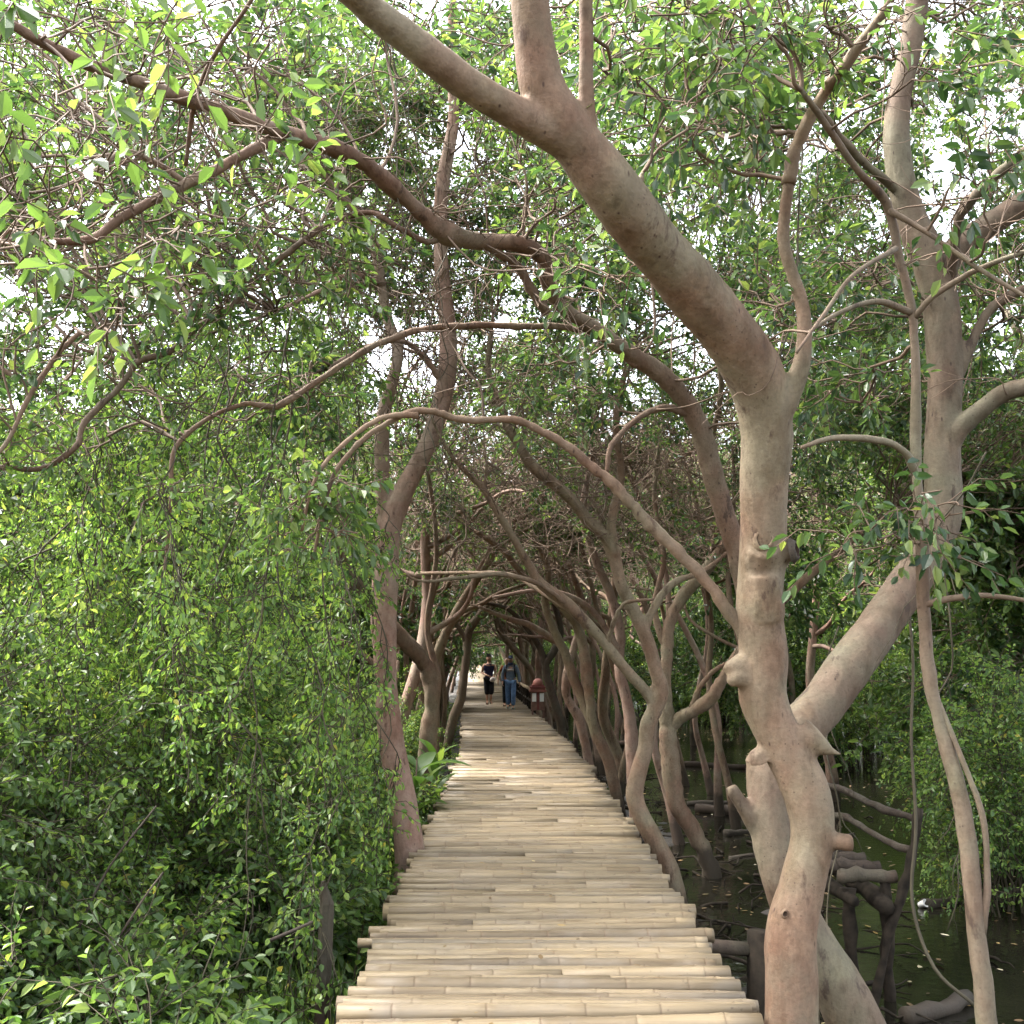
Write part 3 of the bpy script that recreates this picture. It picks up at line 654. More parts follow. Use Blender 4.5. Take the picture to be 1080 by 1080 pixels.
hero('K', 'curved trunk rooted in open water, side limb reaching towards the thickest trunk', [
    [(756, 950, 11.8, 22), (748, 912, 11.75, 20), (731, 876, 11.75, 20), (715, 850, 11.75, 19), (708, 815, 11.75, 19), (705, 785, 11.75, 19), (704, 760, 11.75, 18), (702, 738, 11.75, 14), (702, 712, 11.75, 13), (704, 685, 11.75, 13), (706, 658, 11.75, 13), (718, 632, 11.7, 13), (740, 606, 11.6, 13), (765, 575, 11.5, 13), (790, 540, 11.4, 12), (800, 470, 11.2, 10), (790, 400, 11, 8)],
    [(706, 770, 11.75, 14), (715, 759, 11.7, 14), (731, 750, 11.6, 13), (748, 738, 11.5, 13), (760, 720, 11.4, 12), (772, 698, 11.3, 11), (800, 660, 11.2, 10), (850, 610, 11, 9), (900, 570, 10.8, 7), (940, 540, 10.6, 5)],
    [(704, 690, 11.75, 8), (690, 640, 11.8, 7), (700, 590, 11.8, 6), (690, 520, 11.8, 6), (700, 440, 11.6, 4)],
], BARK, None, sep=[
    [(729, 747, 11.6, 6), (740, 722, 11.55, 5), (758, 704, 11.5, 5), (790, 690, 11.4, 3)],
    [(745, 600, 11.6, 8), (760, 540, 11.5, 8), (745, 490, 11.4, 7), (760, 420, 11.2, 6), (755, 340, 11, 4)],
])
R = {}
hero('R1', 'straight trunk behind the S-curved one, joined to a horizontal brown log', [
    [(672, 880, 13.5, 16), (668, 805, 13.5, 13), (665, 765, 13.5, 13), (659, 730, 13.5, 12), (653, 705, 13.5, 11), (654, 670, 13.5, 10), (645, 630, 13.4, 9), (628, 590, 13.2, 8), (615, 540, 13, 7), (625, 480, 12.8, 5)],
    [(655, 690, 13.5, 6), (640, 665, 13.4, 6), (620, 640, 13.2, 6), (590, 625, 13, 5), (560, 623, 12.8, 4), (520, 630, 12.6, 3)]], BARK_PINK, None, thick=False)
hero('R2', 'mossy-footed trunk, third along the water side of the deck, with twin stems', [
    [(655, 865, 15.5, 14), (641, 800, 15.5, 12), (627, 771, 15.5, 11), (621, 730, 15.5, 11), (617, 692, 15.5, 10), (610, 665, 15.5, 9), (600, 648, 15.4, 9), (580, 628, 15.2, 8), (555, 610, 15, 7), (530, 580, 14.8, 6), (500, 560, 14.5, 4)],
    [(641, 800, 15.5, 10), (610, 728, 15.6, 10), (597, 692, 15.6, 9), (584, 664, 15.5, 9), (575, 636, 15.4, 8), (578, 600, 15.2, 7), (560, 560, 15, 5)]], BARK, None, thick=False)
hero('R3', 'reddish-pink trunk with a sharp elbow behind the mossy-footed one', [
    [(628, 840, 17.5, 11), (613, 765, 17.5, 10), (603, 745, 17.5, 10), (597, 730, 17.5, 10), (600, 702, 17.5, 9), (606, 680, 17.5, 8), (615, 640, 17.4, 7), (600, 590, 17.2, 6), (610, 540, 17, 5)],
    [(600, 705, 17.5, 6), (590, 680, 17.4, 6), (560, 660, 17.2, 6), (535, 652, 17, 5), (505, 640, 16.6, 4)]], BARK_PINK, None, thick=False)
hero('R4', 'dark forked trunk beside the small roofed box', [
    [(600, 800, 21, 11), (589, 755, 21, 10), (578, 718, 21, 9), (576, 700, 21, 9), (586, 684, 21, 8), (592, 665, 21, 7), (585, 630, 20.8, 6), (600, 590, 20.5, 5)],
    [(576, 702, 21, 7), (570, 685, 21, 6), (560, 668, 20.9, 6), (545, 650, 20.8, 5), (530, 640, 20.5, 4), (505, 635, 20, 3)]], BARK_DARK, None, thick=False)
hero('R5', 'leaning sunlit stem crossing low over the deck behind the walkers', [
    [(585, 760, 30, 7), (566, 718, 30, 7), (553, 697, 30, 6.5), (537, 679, 30, 6), (526, 662, 30, 6), (520, 640, 29.8, 5), (505, 620, 29, 4)],
    [(553, 698, 30, 4), (548, 670, 30, 4), (556, 650, 30, 3.5), (545, 625, 30, 3)]], BARK, None, thick=False)

# ------------------------------------------------------------------ canopy clumps, spread over the hero trees
DENS = np.array([
    [.95, .9, .85, .9, .85, .8, .85, .95, .95, .85, .95, .95],
    [.85, .95, .9, .9, .9, .8, .95, .95, .95, .75, .7, .9],
    [.55, .8, .9, .85, .75, .75, .95, .95, .85, .9, .6, .65],
    [.35, .7, .7, .95, .9, .85, .85, .9, .85, .85, .85, .75],
    [.45, .5, .40, .8, .85, .7, .7, .75, .6, .85, .85, .85],
    [.8, .55, .25, .5, .6, .45, .5, .5, .5, .8, .8, .8]])
thick_px = []
for k, h in HERO.items():
    for B in h['thick']:
        p, f = proj(B[:, :3]); sel = (B[:, 3] * F / f > (3.6 if k == 'H' else 6.0))
        thick_px.append(np.concatenate([p[sel], f[sel, None], (B[sel, 3] * F / f[sel])[:, None]], 1))
thick_px = np.concatenate(thick_px)
anchor = {k: np.concatenate([B[max(1, len(B) // 4):, :] for B in h['limbs']]) for k, h in HERO.items()}

def blocked(c, r):
    p, f = proj(c); p = p[0]; f = f[0]
    d = np.hypot(thick_px[:, 0] - p[0], thick_px[:, 1] - p[1])
    return bool(np.any((d < r * .75 * F / f + thick_px[:, 3]) & (f - r * .6 < thick_px[:, 2])))

def nearest(c, keys=None, maxd=2.6):
    best = (9e9, None, None)
    for k, A in anchor.items():
        if keys and k not in keys: continue
        d = np.linalg.norm(A[:, :3] - c, axis=1) + np.maximum(0, A[:, 2] - c[2]) * .3; i = int(d.argmin())
        if d[i] < best[0]: best = (d[i], k, A[i, :3])
    return best

def fill(n, Yr, rows, rr, sprays, per, size, zmin, rng, maxd, leafmat=0, dens_pow=1.0, xr=(-160, 1240)):
    done = 0; tries = 0
    while done < n and tries < n * 60:
        tries += 1
        x = rng.uniform(*xr); y = rng.uniform(*rows); Y = rng.uniform(*Yr)
        cx = int(np.clip(x / 90, 0, 11)); cy = int(np.clip(y / 90, 0, 5))
        if rng.random() > DENS[cy, cx] ** dens_pow: continue
        c = at(x, y, Y); r = rng.uniform(*rr)
        if c[2] < zmin: continue
        if abs(c[0] - path_x(Y)) < 1.5 and c[2] < 3.0: continue
        if blocked(c, r): continue
        d, k, a = nearest(c, None, maxd)
        if d > maxd: continue
        lm = leafmat if rng.random() < .8 else 1 - leafmat
        clump(HERO[k]['mb'], a, c, r, rng, sprays=int(sprays * (r / .6) ** 2), per=per, size=size * rng.uniform(.85, 1.15), sub=int(7 + 6 * r), leafmat=lm, woodmat=2)
        done += 1
    return done
rng = np.random.default_rng(11)
c1 = fill(132, (3.6, 7.5), (-20, 430), (.38, .62), 33, 12, .066, 2.9, rng, 2.6)
c2 = fill(240, (7.5, 13), (-20, 500), (.5, .8), 42, 12, .062, 3.0, rng, 3.6)
c3 = fill(64, (12, 20), (100, 560), (.6, 1.0), 38, 12, .066, 2.9, rng, 4.5)
c4 = fill(40, (8, 12.5), (20, 340), (.5, .75), 38, 12, .062, 3.2, rng, 3.8, xr=(330, 530))
print('clumps', c1, c2, c3, c4)
# near sprigs hanging from the long limb, backlit
for (x, y, Y) in [(120, 150, 3.4), (60, 110, 3.2), (190, 240, 3.5), (100, 290, 3.5), (270, 150, 3.9), (330, 190, 4.0), (160, 300, 3.7), (60, 250, 3.4), (20, 60, 2.9), (110, 30, 3.0), (220, 40, 3.4), (30, 170, 3.1)]:
    c = at(x, y, Y); d, k, a = nearest(c, ('H',), 9)
    clump(HERO['H']['mb'], a, c, .20, rng, sprays=5, per=8, size=.088, sub=4, r0=.007, leafmat=1, woodmat=2, droop=.5)
for (x, y, Y, k) in [(1000, 560, 4.5, 'C'), (960, 545, 4.4, 'C'), (910, 560, 4.35, 'C'), (1040, 120, 4.0, 'C'), (1000, 60, 3.9, 'C'), (1050, 200, 4.0, 'C'), (660, 300, 4.6, 'H'), (640, 340, 5.5, 'H'), (610, 270, 5.4, 'H'), (720, 110, 3.9, 'A'), (760, 60, 3.8, 'A')]:
    c = at(x, y, Y); d, kk, a = nearest(c, (k,), 9)
    clump(HERO[k]['mb'], a, c, .24, rng, sprays=10, per=8, size=.072, sub=5, r0=.007, leafmat=0, woodmat=2, droop=.6)
for (x, y, Y, k) in [(332, 560, 4.5, 'A'), (345, 520, 4.5, 'A'), (322, 540, 4.45, 'A'), (176, 580, 5.75, 'H'), (185, 520, 5.75, 'H'), (5, 480, 5.0, 'H'), (60, 470, 5.3, 'H')]:
    c = at(x, y, Y); d, kk, a = nearest(c, (k,), 9)
    clump(HERO[k]['mb'], a, c, .26, rng, sprays=14, per=10, size=.058, sub=6, r0=.007, leafmat=1, woodmat=2, droop=.7)
# bare tangled twigs on limbs
for k, n in (('A', 10), ('B', 60), ('C', 8), ('H', 130), ('D', 130), ('L', 260), ('K', 190), ('E', 80), ('R1', 150), ('R2', 150), ('R3', 120), ('R4', 70), ('R5', 50), ('F', 20)):
    pts = anchor[k]; pts = pts[pts[:, 3] < .075]
    if len(pts) > 2: bare_twigs(HERO[k]['mb'], pts, rng, n, (.4, 1.5), .006, 2)
for k, h in HERO.items():
    if h['mb'].n: h['fix'](h['mb'].build('crown', [LEAF, LEAF_LIGHT, TWIG], h['root']))

# ------------------------------------------------------------------ row trees: a few grown patterns, copied along both sides
def grow(seed, H=7.5, lean=1.6, nl=5, ncl=20, sprays=42, size=.10, low=2.8, bare=60, per=12, rad=.13, crownr=(.55, .95), leafmat=0, floor=2.6):
    rg = np.random.default_rng(seed); T = MB(); K = MB()
    # sinuous trunk leaning to +X
    pts = []; k = 8; ph = rg.uniform(0, 6.28); ph2 = rg.uniform(0, 6.28)
    for i in range(k + 1):
        t = i / k; z = -1.0 + t * (H * .72 + 1.0)
        x = lean * t ** 1.6 + .22 * math.sin(ph + t * 7) * min(1, t * 4); yy = .22 * math.sin(ph2 + t * 6) * min(1, t * 4) + rg.normal(0, .04)
        pts.append((x, yy, z, rad * (1 - .62 * t) * (1.5 if i == 0 else 1)))
    tr = catmull(np.array(pts), 4); tube(T, tr[:, :3], tr[:, 3], 8)
    A = [tr[len(tr) // 3:]]
    for l in range(nl):
        i = int(len(tr) * rg.uniform(.42 if floor > 2 else .36, .9)); s = tr[i]
        az = rg.normal(0, 1.0) if l % 3 else rg.uniform(0, 6.28); L = rg.uniform(2.0, 3.8)
        d = np.array([math.cos(az), math.sin(az), rg.uniform(.35, 1.1)]); p = s[:3].copy(); q = [np.append(p, s[3] * .62)]
        m = 8
        for j in range(1, m + 1):
            d = nrm(d + rg.normal(0, .26, 3) + np.array([0, 0, -.11])); p = p + d * L / m
            if p[2] < floor + .3: d[2] = abs(d[2]) + .25
            q.append(np.append(p, s[3] * .62 * (1 - .8 * j / m)))
        q = catmull(np.array(q), 3); tube(T, q[:, :3], q[:, 3], 6); A.append(q)
        for _ in range(2):
            i2 = int(len(q) * rg.uniform(.25, .8)); e = q[i2, :3] + nrm(rg.normal(0, 1, 3) + np.array([.3, 0, .4])) * rg.uniform(.8, 1.8)
            e[2] = max(e[2], floor + .2); w_ = wander(q[i2, :3], e, rg, 8, .2); w_[:, 2] = np.maximum(w_[:, 2], min(floor, w_[0, 2])); rr_ = np.linspace(q[i2, 3] * .6, .006, 8); tube(T, w_, rr_, 5); A.append(np.concatenate([w_, rr_[:, None]], 1))
    A = np.concatenate(A); A2 = A[A[:, 2] > low * .8]
    for c in range(ncl):
        s = A2[rg.integers(0, len(A2)), :3]; r = rg.uniform(*crownr)
        cc = s + nrm(rg.normal(0, 1, 3) + np.array([0, 0, .35])) * rg.uniform(.2, 1.2)
        cc[2] = max(cc[2], low)
        clump(K, s, cc, r, rg, sprays=int(sprays * r / .7), per=per, size=size, sub=7, leafmat=leafmat if rg.random() < .75 else 1 - leafmat, woodmat=2, r0=.014)
    bare_twigs(K, A[A[:, 2] > 1.2], rg, bare, (.6, 1.8), .010, 2)
    return T, K
PAT = []
for s in range(6):
    T, K = grow(100 + s, rad=.105, H=6.6 + .5 * (s % 3), lean=1.2 + .35 * (s % 4), low=3.3, nl=7, ncl=14, sprays=21, size=.07, bare=80, floor=3.1, leafmat=s % 2)  # every other pattern mostly light leaves: tunnel brightness put into leaf colour
    PAT.append((T.mesh('trunk', [[BARK, BARK_PINK, BARK][s % 3]]), K.mesh('crown', [LEAF, LEAF_LIGHT, TWIG_VEIL])))
BUSHY = []
for s in range(4):
    T, K = grow(200 + s, H=6.5 + s * .6, lean=.4, nl=9, ncl=44, sprays=48, size=.10, low=1.0, bare=25, rad=.10, crownr=(.7, 1.2), leafmat=[0, 1, 0, 1][s], floor=1.2)
    BUSHY.append((T.mesh('trunk', [BARK_GREY]), K.mesh('crown', [LEAF, LEAF_LIGHT, TWIG])))

def plant_tree(pat, loc, rz, sc, label, group):
    r = tag(empty('mangrove_tree', loc, rz), label, 'tree', group); r.scale = (sc, sc, sc)
    for nm, me in (('trunk', pat[0]), ('crown', pat[1])):
        o = bpy.data.objects.new(nm, me); C.objects.link(o); o.parent = r
    return r
rng = np.random.default_rng(21)
G1 = 'mangrove trees lining the water side of the boardwalk'; G2 = 'mangrove trees lining the bushy side of the boardwalk'
tints = ['pinkish', 'tan', 'brown']
y = 19.0; k = 0
while y < 82:
    x = path_x(y) + 1.25 + rng.uniform(0, .9)
    plant_tree(PAT[k % 6], (x, y, -.0), math.pi + rng.normal(0, .55), rng.uniform(.92, 1.12), 'sinuous brown tree in the far row along the water side, arching over the deck', G1)
    y += rng.uniform(1.4, 2.5) * (1 + y / 80); k += 1
y = 15.5
while y < 82:
    x = path_x(y) - 1.2 - rng.uniform(.1, 1.0)
    plant_tree(PAT[(k * 5 + 2) % 6], (x, y, 0), rng.normal(0, .55), rng.uniform(.92, 1.12), 'slim brown tree in the far row along the bushy side, arching over the deck', G2)
    y += rng.uniform(1.4, 2.5) * (1 + y / 80); k += 1
G6 = 'tall trees closing the sky beyond the tunnel'
for (x, y, s) in [(-7.5, 24, 1.6), (-9.0, 34, 1.9), (-10, 43, 2.1), (13, 31, 1.9), (10, 40, 2.1), (17, 38, 2.0), (-5, 78, 2.6), (3, 76, 2.6), (-12, 70, 2.6), (10, 70, 2.5)]:
    plant_tree(BUSHY[k % 4], (x, y, -.3), rng.uniform(0, 6.28), s, 'tall leafy tree whose crown closes the sky above the tunnel', G6); k += 1
SLIM = []
for s in range(4):
    T, K = grow(500 + s, H=6.4 + .4 * s, lean=.7 + .4 * s, rad=.062, nl=6, ncl=7, sprays=18, size=.07, low=3.0, bare=110, floor=2.8)
    SLIM.append((T.mesh('trunk', [[BARK, BARK_PINK][s % 2]]), K.mesh('crown', [LEAF, LEAF_LIGHT, TWIG_VEIL])))
G7 = 'slim crooked stems between the larger trunks'
rg7 = np.random.default_rng(77)
for j in range(34):
    y = 12.5 + j * 1.15; x = path_x(y) + rg7.uniform(1.3, 3.4)
    plant_tree(SLIM[j % 4], (x, y, 0), math.pi + rg7.normal(0, .7), rg7.uniform(.85, 1.1), 'slim crooked stem among the larger trunks beside the deck', G7)
for j in range(20):
    y = 16.5 + j * 1.4; x = path_x(y) - rg7.uniform(1.5, 2.8)
    plant_tree(SLIM[(j + 1) % 4], (x, y, 0), rg7.normal(0, .7), rg7.uniform(.85, 1.1), 'slim crooked stem among the larger trunks beside the deck', G7)
# second rows in the water
G3 = 'trees standing deeper in the swamp'
for (x, y) in [(5.2, 17.5), (3.6, 24), (6.5, 23), (4.2, 30), (8.5, 27), (3.2, 36), (6.5, 37), (4.0, 46), (9.5, 38), (2.5, 55)]:
    plant_tree(PAT[k % 6], (x, y, 0), rng.uniform(0, 6.28), rng.uniform(.85, 1.1), 'brown swamp tree standing in the water beyond the first row', G3); k += 1
G4 = 'leafy trees walling the far side of the water'
for (x, y) in [(6.8, 12.5), (9.3, 14.5), (7.8, 18.5), (11.5, 18), (11, 23.5), (14.5, 22), (13, 30), (17, 29), (10.5, 32), (20, 38), (14, 42), (8, 47), (22, 50), (16, 56), (6, 62), (11, 68), (25, 62)]:
    plant_tree(BUSHY[k % 4], (x, y, -.3), rng.uniform(0, 6.28), rng.uniform(.9, 1.3), 'dense leafy tree in the green wall across the water', G4); k += 1
for (x, y) in [(5.5, 21), (7.5, 25), (4.8, 27.5), (7.2, 33), (5.0, 40), (8.5, 43), (3.2, 47), (5.5, 53), (1.8, 60), (4, 70), (0, 75), (-3, 122), (2, 126), (-9, 124), (-6, 130), (8, 120), (-14, 118), (7, 80), (3, 92), (12, 78), (13, 15.5), (16, 20)]:
    plant_tree(BUSHY[k % 4], (x, y, -.4), rng.uniform(0, 6.28), rng.uniform(.7, 1.0), 'dense leafy tree in the green wall across the water', G4); k += 1
G5 = 'leafy trees behind the bushes'
for (x, y, s) in [(-5.2, 16, .75), (-4.6, 19.5, 1.05), (-3.9, 27, 1.1), (-5.0, 36, 1.2), (-4, 52, 1.2), (-6.6, 21, .85), (-4.6, 24, .9), (-8.2, 27, .9), (-5.5, 31, 1), (-10.5, 24, .75), (-12, 33, .9), (-8.5, 38, 1), (-15, 40, .9), (-6.5, 46, 1), (-19, 44, .9), (-12, 52, 1), (-22, 56, 1), (-8, 62, 1), (-16, 68, 1.1)]:
    plant_tree(BUSHY[k % 4], (x, y, -.3), rng.uniform(0, 6.28), s, 'leafy tree rising behind the bushes on the grassy bank', G5); k += 1
plant_tree(BUSHY[1], (-5.6, 11.8, 0), 1.0, .95, 'dark dense tree by the bright gap above the bushes', None)
#__UNDER__
# ------------------------------------------------------------------ undergrowth: bushes, plants, vines
WSP = .55
def bush(seed, rx, h, nst=26, sprays=7, size=.06, per=12, leafmat=0, droop=.5, hollow=.35, top=1.0):
    """many thin stems arching out of the ground, leafy sprays all along their upper parts"""
    rg = np.random.default_rng(seed); S = MB(); K = MB()
    for i in range(nst):
        a = rg.uniform(0, 6.28); rr = rx * math.sqrt(rg.uniform(.02, 1)); zt = h * rg.uniform(.35, 1) * (1.1 - .5 * (rr / rx) ** 2)
        b0 = np.array([.3 * rr * math.cos(a + rg.normal(0, .4)), .3 * rr * math.sin(a), -.15]); e = np.array([rr * math.cos(a), rr * math.sin(a), zt])
        q = catmull(wander(b0, e, rg, 7, .13, -.10), 2); tube(S, q, np.linspace(rg.uniform(.008, .016), .003, len(q)), 5, 0, False)
        n = int(sprays * rg.uniform(.8, 1.4) * (.6 + zt / h)); t = rg.uniform(hollow, 1, n) * (len(q) - 1.001); i0 = t.astype(int); f = (t - i0)[:, None]
        P = q[i0] * (1 - f) + q[i0 + 1] * f + rg.normal(0, .03, (n, 3))
        D = rg.normal(0, .7, (n, 3)) + np.array([math.cos(a) * .5, math.sin(a) * .5, .25])
        D2 = nrm(D); E = P + D2 * rg.uniform(.1, .45, (n, 1)) * rx
        for p_, e_ in zip(P, E): tube(S, np.stack([p_, (p_ + e_) / 2 + rg.normal(0, .03, 3), e_]), [.004, .003, .002], 3, 0, False)
        for base in (P, E, (P + E) / 2): leaves(K, base, D2 + rg.normal(0, .4, (n, 3)), rg.uniform(.18, .36, n) * size / .05, rg, per, size, WSP, droop, .7, leafmat, 1)
    return S.mesh('stem', [TWIG_DARK]), K.mesh('crown', [LEAF_BUSH, TWIG_DARK, LEAF_DARK, LEAF_LIGHT])
BUSH = [bush(300, 1.15, 2.7, 38, 11, .048), bush(301, 1.3, 3.1, 40, 12, .05), bush(302, 1.0, 2.4, 32, 10, .047, leafmat=2), bush(303, 1.2, 2.5, 36, 11, .052, leafmat=3)]
BUSH.append(bush(305, 1.1, 2.4, 24, 6, .07, 10, 0)); BUSH.append(bush(306, 1.2, 3.0, 26, 7, .07, 10, 3))
LOW = [bush(310, .5, .85, 18, 5, .055, 10), bush(311, .55, .7, 18, 5, .065, 10, 3), bush(312, .45, 1.0, 16, 5, .05, 10)]
def plant_bush(pat, name, x, y, rz, sc, label, group=None, cat='bush', dz=0):
    z = float(gz(x, y)) + dz
    r = tag(empty(name, (x, y, z), rz), label, cat, group); r.scale = sc if hasattr(sc, '__len__') else (sc, sc, sc)
    for nm, me in (('stem', pat[0]), ('crown', pat[1])):
        o = bpy.data.objects.new(nm, me); C.objects.link(o); o.parent = r
    return r
for i, (x, y, p, s, lab) in enumerate([  # light-leaf patterns at the outer edge put its sunlight into leaf colour
    (-3.15, 5.7, 3, .95, 'bright tangled bush at the outer edge of the picture, nearest of the tall bushes'),
    (-4.1, 7.3, 3, 1.15, 'tall bush of bright yellow-green leaves behind the nearest tall bush'),
    (-2.75, 7.9, 0, 1.05, 'green bush over the black hollow in the middle of the bank'),
    (-2.35, 9.8, 1, .92, 'feathery bush leaning over just outside the forked pink trunk'),
    (-4.3, 10.4, 0, 1.15, 'broad bush rising beneath the bright sky gap'),
    (-6.0, 9.2, 3, 1.2, 'sunlit pale green bush at the outermost edge of the bank'),
    (-2.5, 12.6, 3, .85, 'leafy bush behind the forked pink trunk'),
    (-6.6, 13.2, 1, 1.15, 'tall bush behind the pale green one on the outer bank'),
    (-3.9, 14.2, 2, 1.0, 'dark bush by the bright patch of water beyond the bank'),
    (-2.75, 6.9, 4, .8, 'bush of larger glossy leaves in the middle of the bank'), (-3.9, 6.0, 5, .95, 'loose pale bush with larger leaves at the outer edge'), (-2.2, 8.6, 4, .85, 'large-leaved bush just outside the forked pink trunk'), (-4.9, 8.2, 5, 1.2, 'high loose pale bush behind the nearest tall bushes'),
    (-3.3, 6.5, 2, .7, 'dark squat bush around the black hollow on the bank')]):
    plant_bush(BUSH[p], 'bush', x, y, i * 1.3, s, lab)
GB = 'bushes along the bank further on'
rng = np.random.default_rng(31)
for k in range(26):
    y = 15 + k * 1.25 + rng.uniform(-.5, .5); x = path_x(y) - rng.uniform(1.9, 3.2) - (k % 3) * 2.6
    plant_bush(BUSH[k % 4], 'bush', x, y, rng.uniform(0, 6), rng.uniform(.55, .8) if k % 3 == 0 else rng.uniform(.8, 1.15), 'green bush in the hedge-like band behind the trunks on the bushy side', GB)
GB2 = 'bushes along the far edge of the water'
for k in range(34):
    if k < 8: x, y = 4.9 + k * .75 + rng.normal(0, .3), 10.2 + (k * 37 % 5) * .8
    else: y = 13 + (k - 8) * 1.35; x = path_x(y) + rng.uniform(6.5, 8.5) + (k % 3) * 2.3
    plant_bush(BUSH[(k * 3) % 4], 'bush', x, y, rng.uniform(0, 6), rng.uniform(.75, 1.15), 'leafy green bush on the muddy far edge of the water', GB2)
GL = 'low weeds on the bank beside the boardwalk'
for k, (x, y) in enumerate([(-1.9, 4.2), (-1.62, 4.9), (-2.2, 4.4), (-2.45, 4.75), (-1.95, 5.3), (-2.9, 5.1), (-2.05, 6.0), (-1.75, 7.4), (-1.85, 7.9), (-1.45, 8.3), (-2.1, 8.6), (-1.7, 9.3), (-1.35, 10.2), (-2.0, 10.6), (-1.6, 11.5), (-1.5, 13), (-2.2, 5.4), (-2.3, 6.7)]):
    plant_bush(LOW[k % 3], 'weed_plant', x, y, k * 1.1, rng.uniform(.8, 1.15), 'low leafy weed growing on the bank close to the boardwalk edge', GL, 'plant')
plant_bush(LOW[0], 'weed_plant', 2.35, 4.95, .4, .75, 'small weed sprouting at the foot of the slender young tree', None, 'plant')
plant_bush(LOW[1], 'weed_plant', 2.15, 5.6, 1.4, .5, 'tiny weed in the mud between the leaning trunk and the slender tree', None, 'plant')

# ferny broad leaved plants by the pink trunk
def broad(seed, n=11, L=.6):
    rg = np.random.default_rng(seed); K = MB()
    for i in range(n):
        a = i * 2.4 + rg.normal(0, .2); el = rg.uniform(.35, 1.25); ln = L * rg.uniform(.7, 1.15); k = 7
        P = []; d = np.array([math.cos(a) * math.cos(el), math.sin(a) * math.cos(el), math.sin(el)]); p = np.array([0, 0, .15 + .6 * i / n])
        for j in range(k): P.append(p.copy()); p = p + d * ln / (k - 1); d = nrm(d + np.array([0, 0, -.16]))
        P = np.array(P); s = nrm(np.cross(P[-1] - P[0], UP)); wd = ln * .15 * np.array([.08, .55, .9, 1, .85, .5, .03])
        V = np.concatenate([P, P + s * wd[:, None] + UP * wd[:, None] * .25, P - s * wd[:, None] + UP * wd[:, None] * .25]); j = np.arange(k - 1)[:, None]
        K.add(V, np.concatenate([j + np.array([[0, 1, k + 1, k]]), j + np.array([[1, 0, 2 * k, 2 * k + 1]])]), 0, True)
    S = MB(); tube(S, [(0, 0, -.2), (.02, 0, .3), (0, .01, .8)], [.018, .015, .008], 6)
    return S.mesh('stem', [TWIG]), K.mesh('crown', [LEAF_BUSH])
BR = [broad(1), broad(2, 13, .5)]
for k, (px, y, s, lab) in enumerate([(352, 11.0, 1.0, 'long-leaved plant standing before the bright water patch'), (388, 11.6, 1.0, 'long-leaved plant half hidden by the forked pink trunk'), (442, 11.5, .95, 'long-leaved plant between the pink trunk and the deck edge'), (462, 13.0, .8, 'long-leaved plant whose tips reach over the deck edge'), (375, 13.6, 1.1, 'long-leaved plant at the back of the bank behind the pink trunk')]):
    x = (px - 540) / F * y
    plant_bush(BR[k % 2], 'broad_leaved_plant', x, y, k * 1.7, s, lab, None, 'plant', .35)

# hanging leafy vines
def vine(seed, L, leafy=True):
    rg = np.random.default_rng(seed); S = MB(); K = MB()
    k = 14; q = np.stack([rg.normal(0, .075, k).cumsum(), rg.normal(0, .075, k).cumsum(), -np.linspace(0, L, k)], 1); q = catmull(q, 3)
    tube(S, q, np.linspace(.006, .003, len(q)), 4)
    for i in range(8):
        j = rg.integers(2, len(q) - 2); e = q[j] + np.array([rg.normal(0, .16), rg.normal(0, .16), -rg.uniform(.2, .6)]); tube(S, wander(q[j], e, rg, 5, .12), [.004, .0035, .003, .002, .0015], 3)
        if leafy:
            n = 6; P = q[j] + (e - q[j]) * rg.uniform(.1, 1, (n, 1)); leaves(K, P, rg.normal(0, .5, (n, 3)) + np.array([0, 0, -.6]), rg.uniform(.1, .22, n), rg, 8, .042, .55, .7, .6, 0, 1)
    n = int(L * 8)
    if leafy: leaves(K, q[rg.integers(3, len(q), n)], rg.normal(0, .6, (n, 3)) + np.array([0, 0, -.5]), rg.uniform(.1, .25, n), rg, 8, .042, .55, .7, .6, 0, 1)
    return S.mesh('stem', [TWIG_DARK]), (K.mesh('leaves', [LEAF_BUSH, TWIG_DARK]) if leafy else None)
VN = [vine(400 + i, 1.3 + .4 * i) for i in range(7)]; VB = [vine(420 + i, 2.6 + .4 * i, False) for i in range(3)]
rng = np.random.default_rng(41)
for k in range(66):
    px = rng.uniform(-20, 375); Y = rng.uniform(5.5, 11); py = rng.uniform(280, 620) if k % 3 else rng.uniform(280, 420)
    p = at(px, py, Y); r = tag(empty('hanging_vine', p, rng.uniform(0, 6)), 'thin leafy vine hanging down in front of the bushes on the bank', 'vine', 'leafy vines hanging over the bushes')
    for nm, me in zip(('stem', 'foliage'), VN[k % 7]):
        o = bpy.data.objects.new(nm, me); C.objects.link(o); o.parent = r
for k, (px, py, Y, lab) in enumerate([(1062, 470, 5.5, 'bare dark vine hanging straight down at the outer edge over the water'), (830, 100, 5.2, 'bare vine hanging among leaves above the thickest trunk'), (900, 660, 6.6, 'bare vine dangling below the grey leaning trunk'), (1035, 380, 7.0, 'bare vine hanging past the outermost limb of the grey trunk'), (440, 20, 5.6, 'bare vine trailing below the left fork of the thickest trunk'), (230, 380, 6.0, 'bare vine dropping from the long arching limb above the bushes'), (490, 180, 6.5, 'bare vine hanging under the long arching limb over the deck')]):
    o = bpy.data.objects.new('bare_vine', VB[k % 3][0]); C.objects.link(o); o.location = at(px, py, Y); o.rotation_euler = (0, 0, k); tag(o, lab, 'vine')
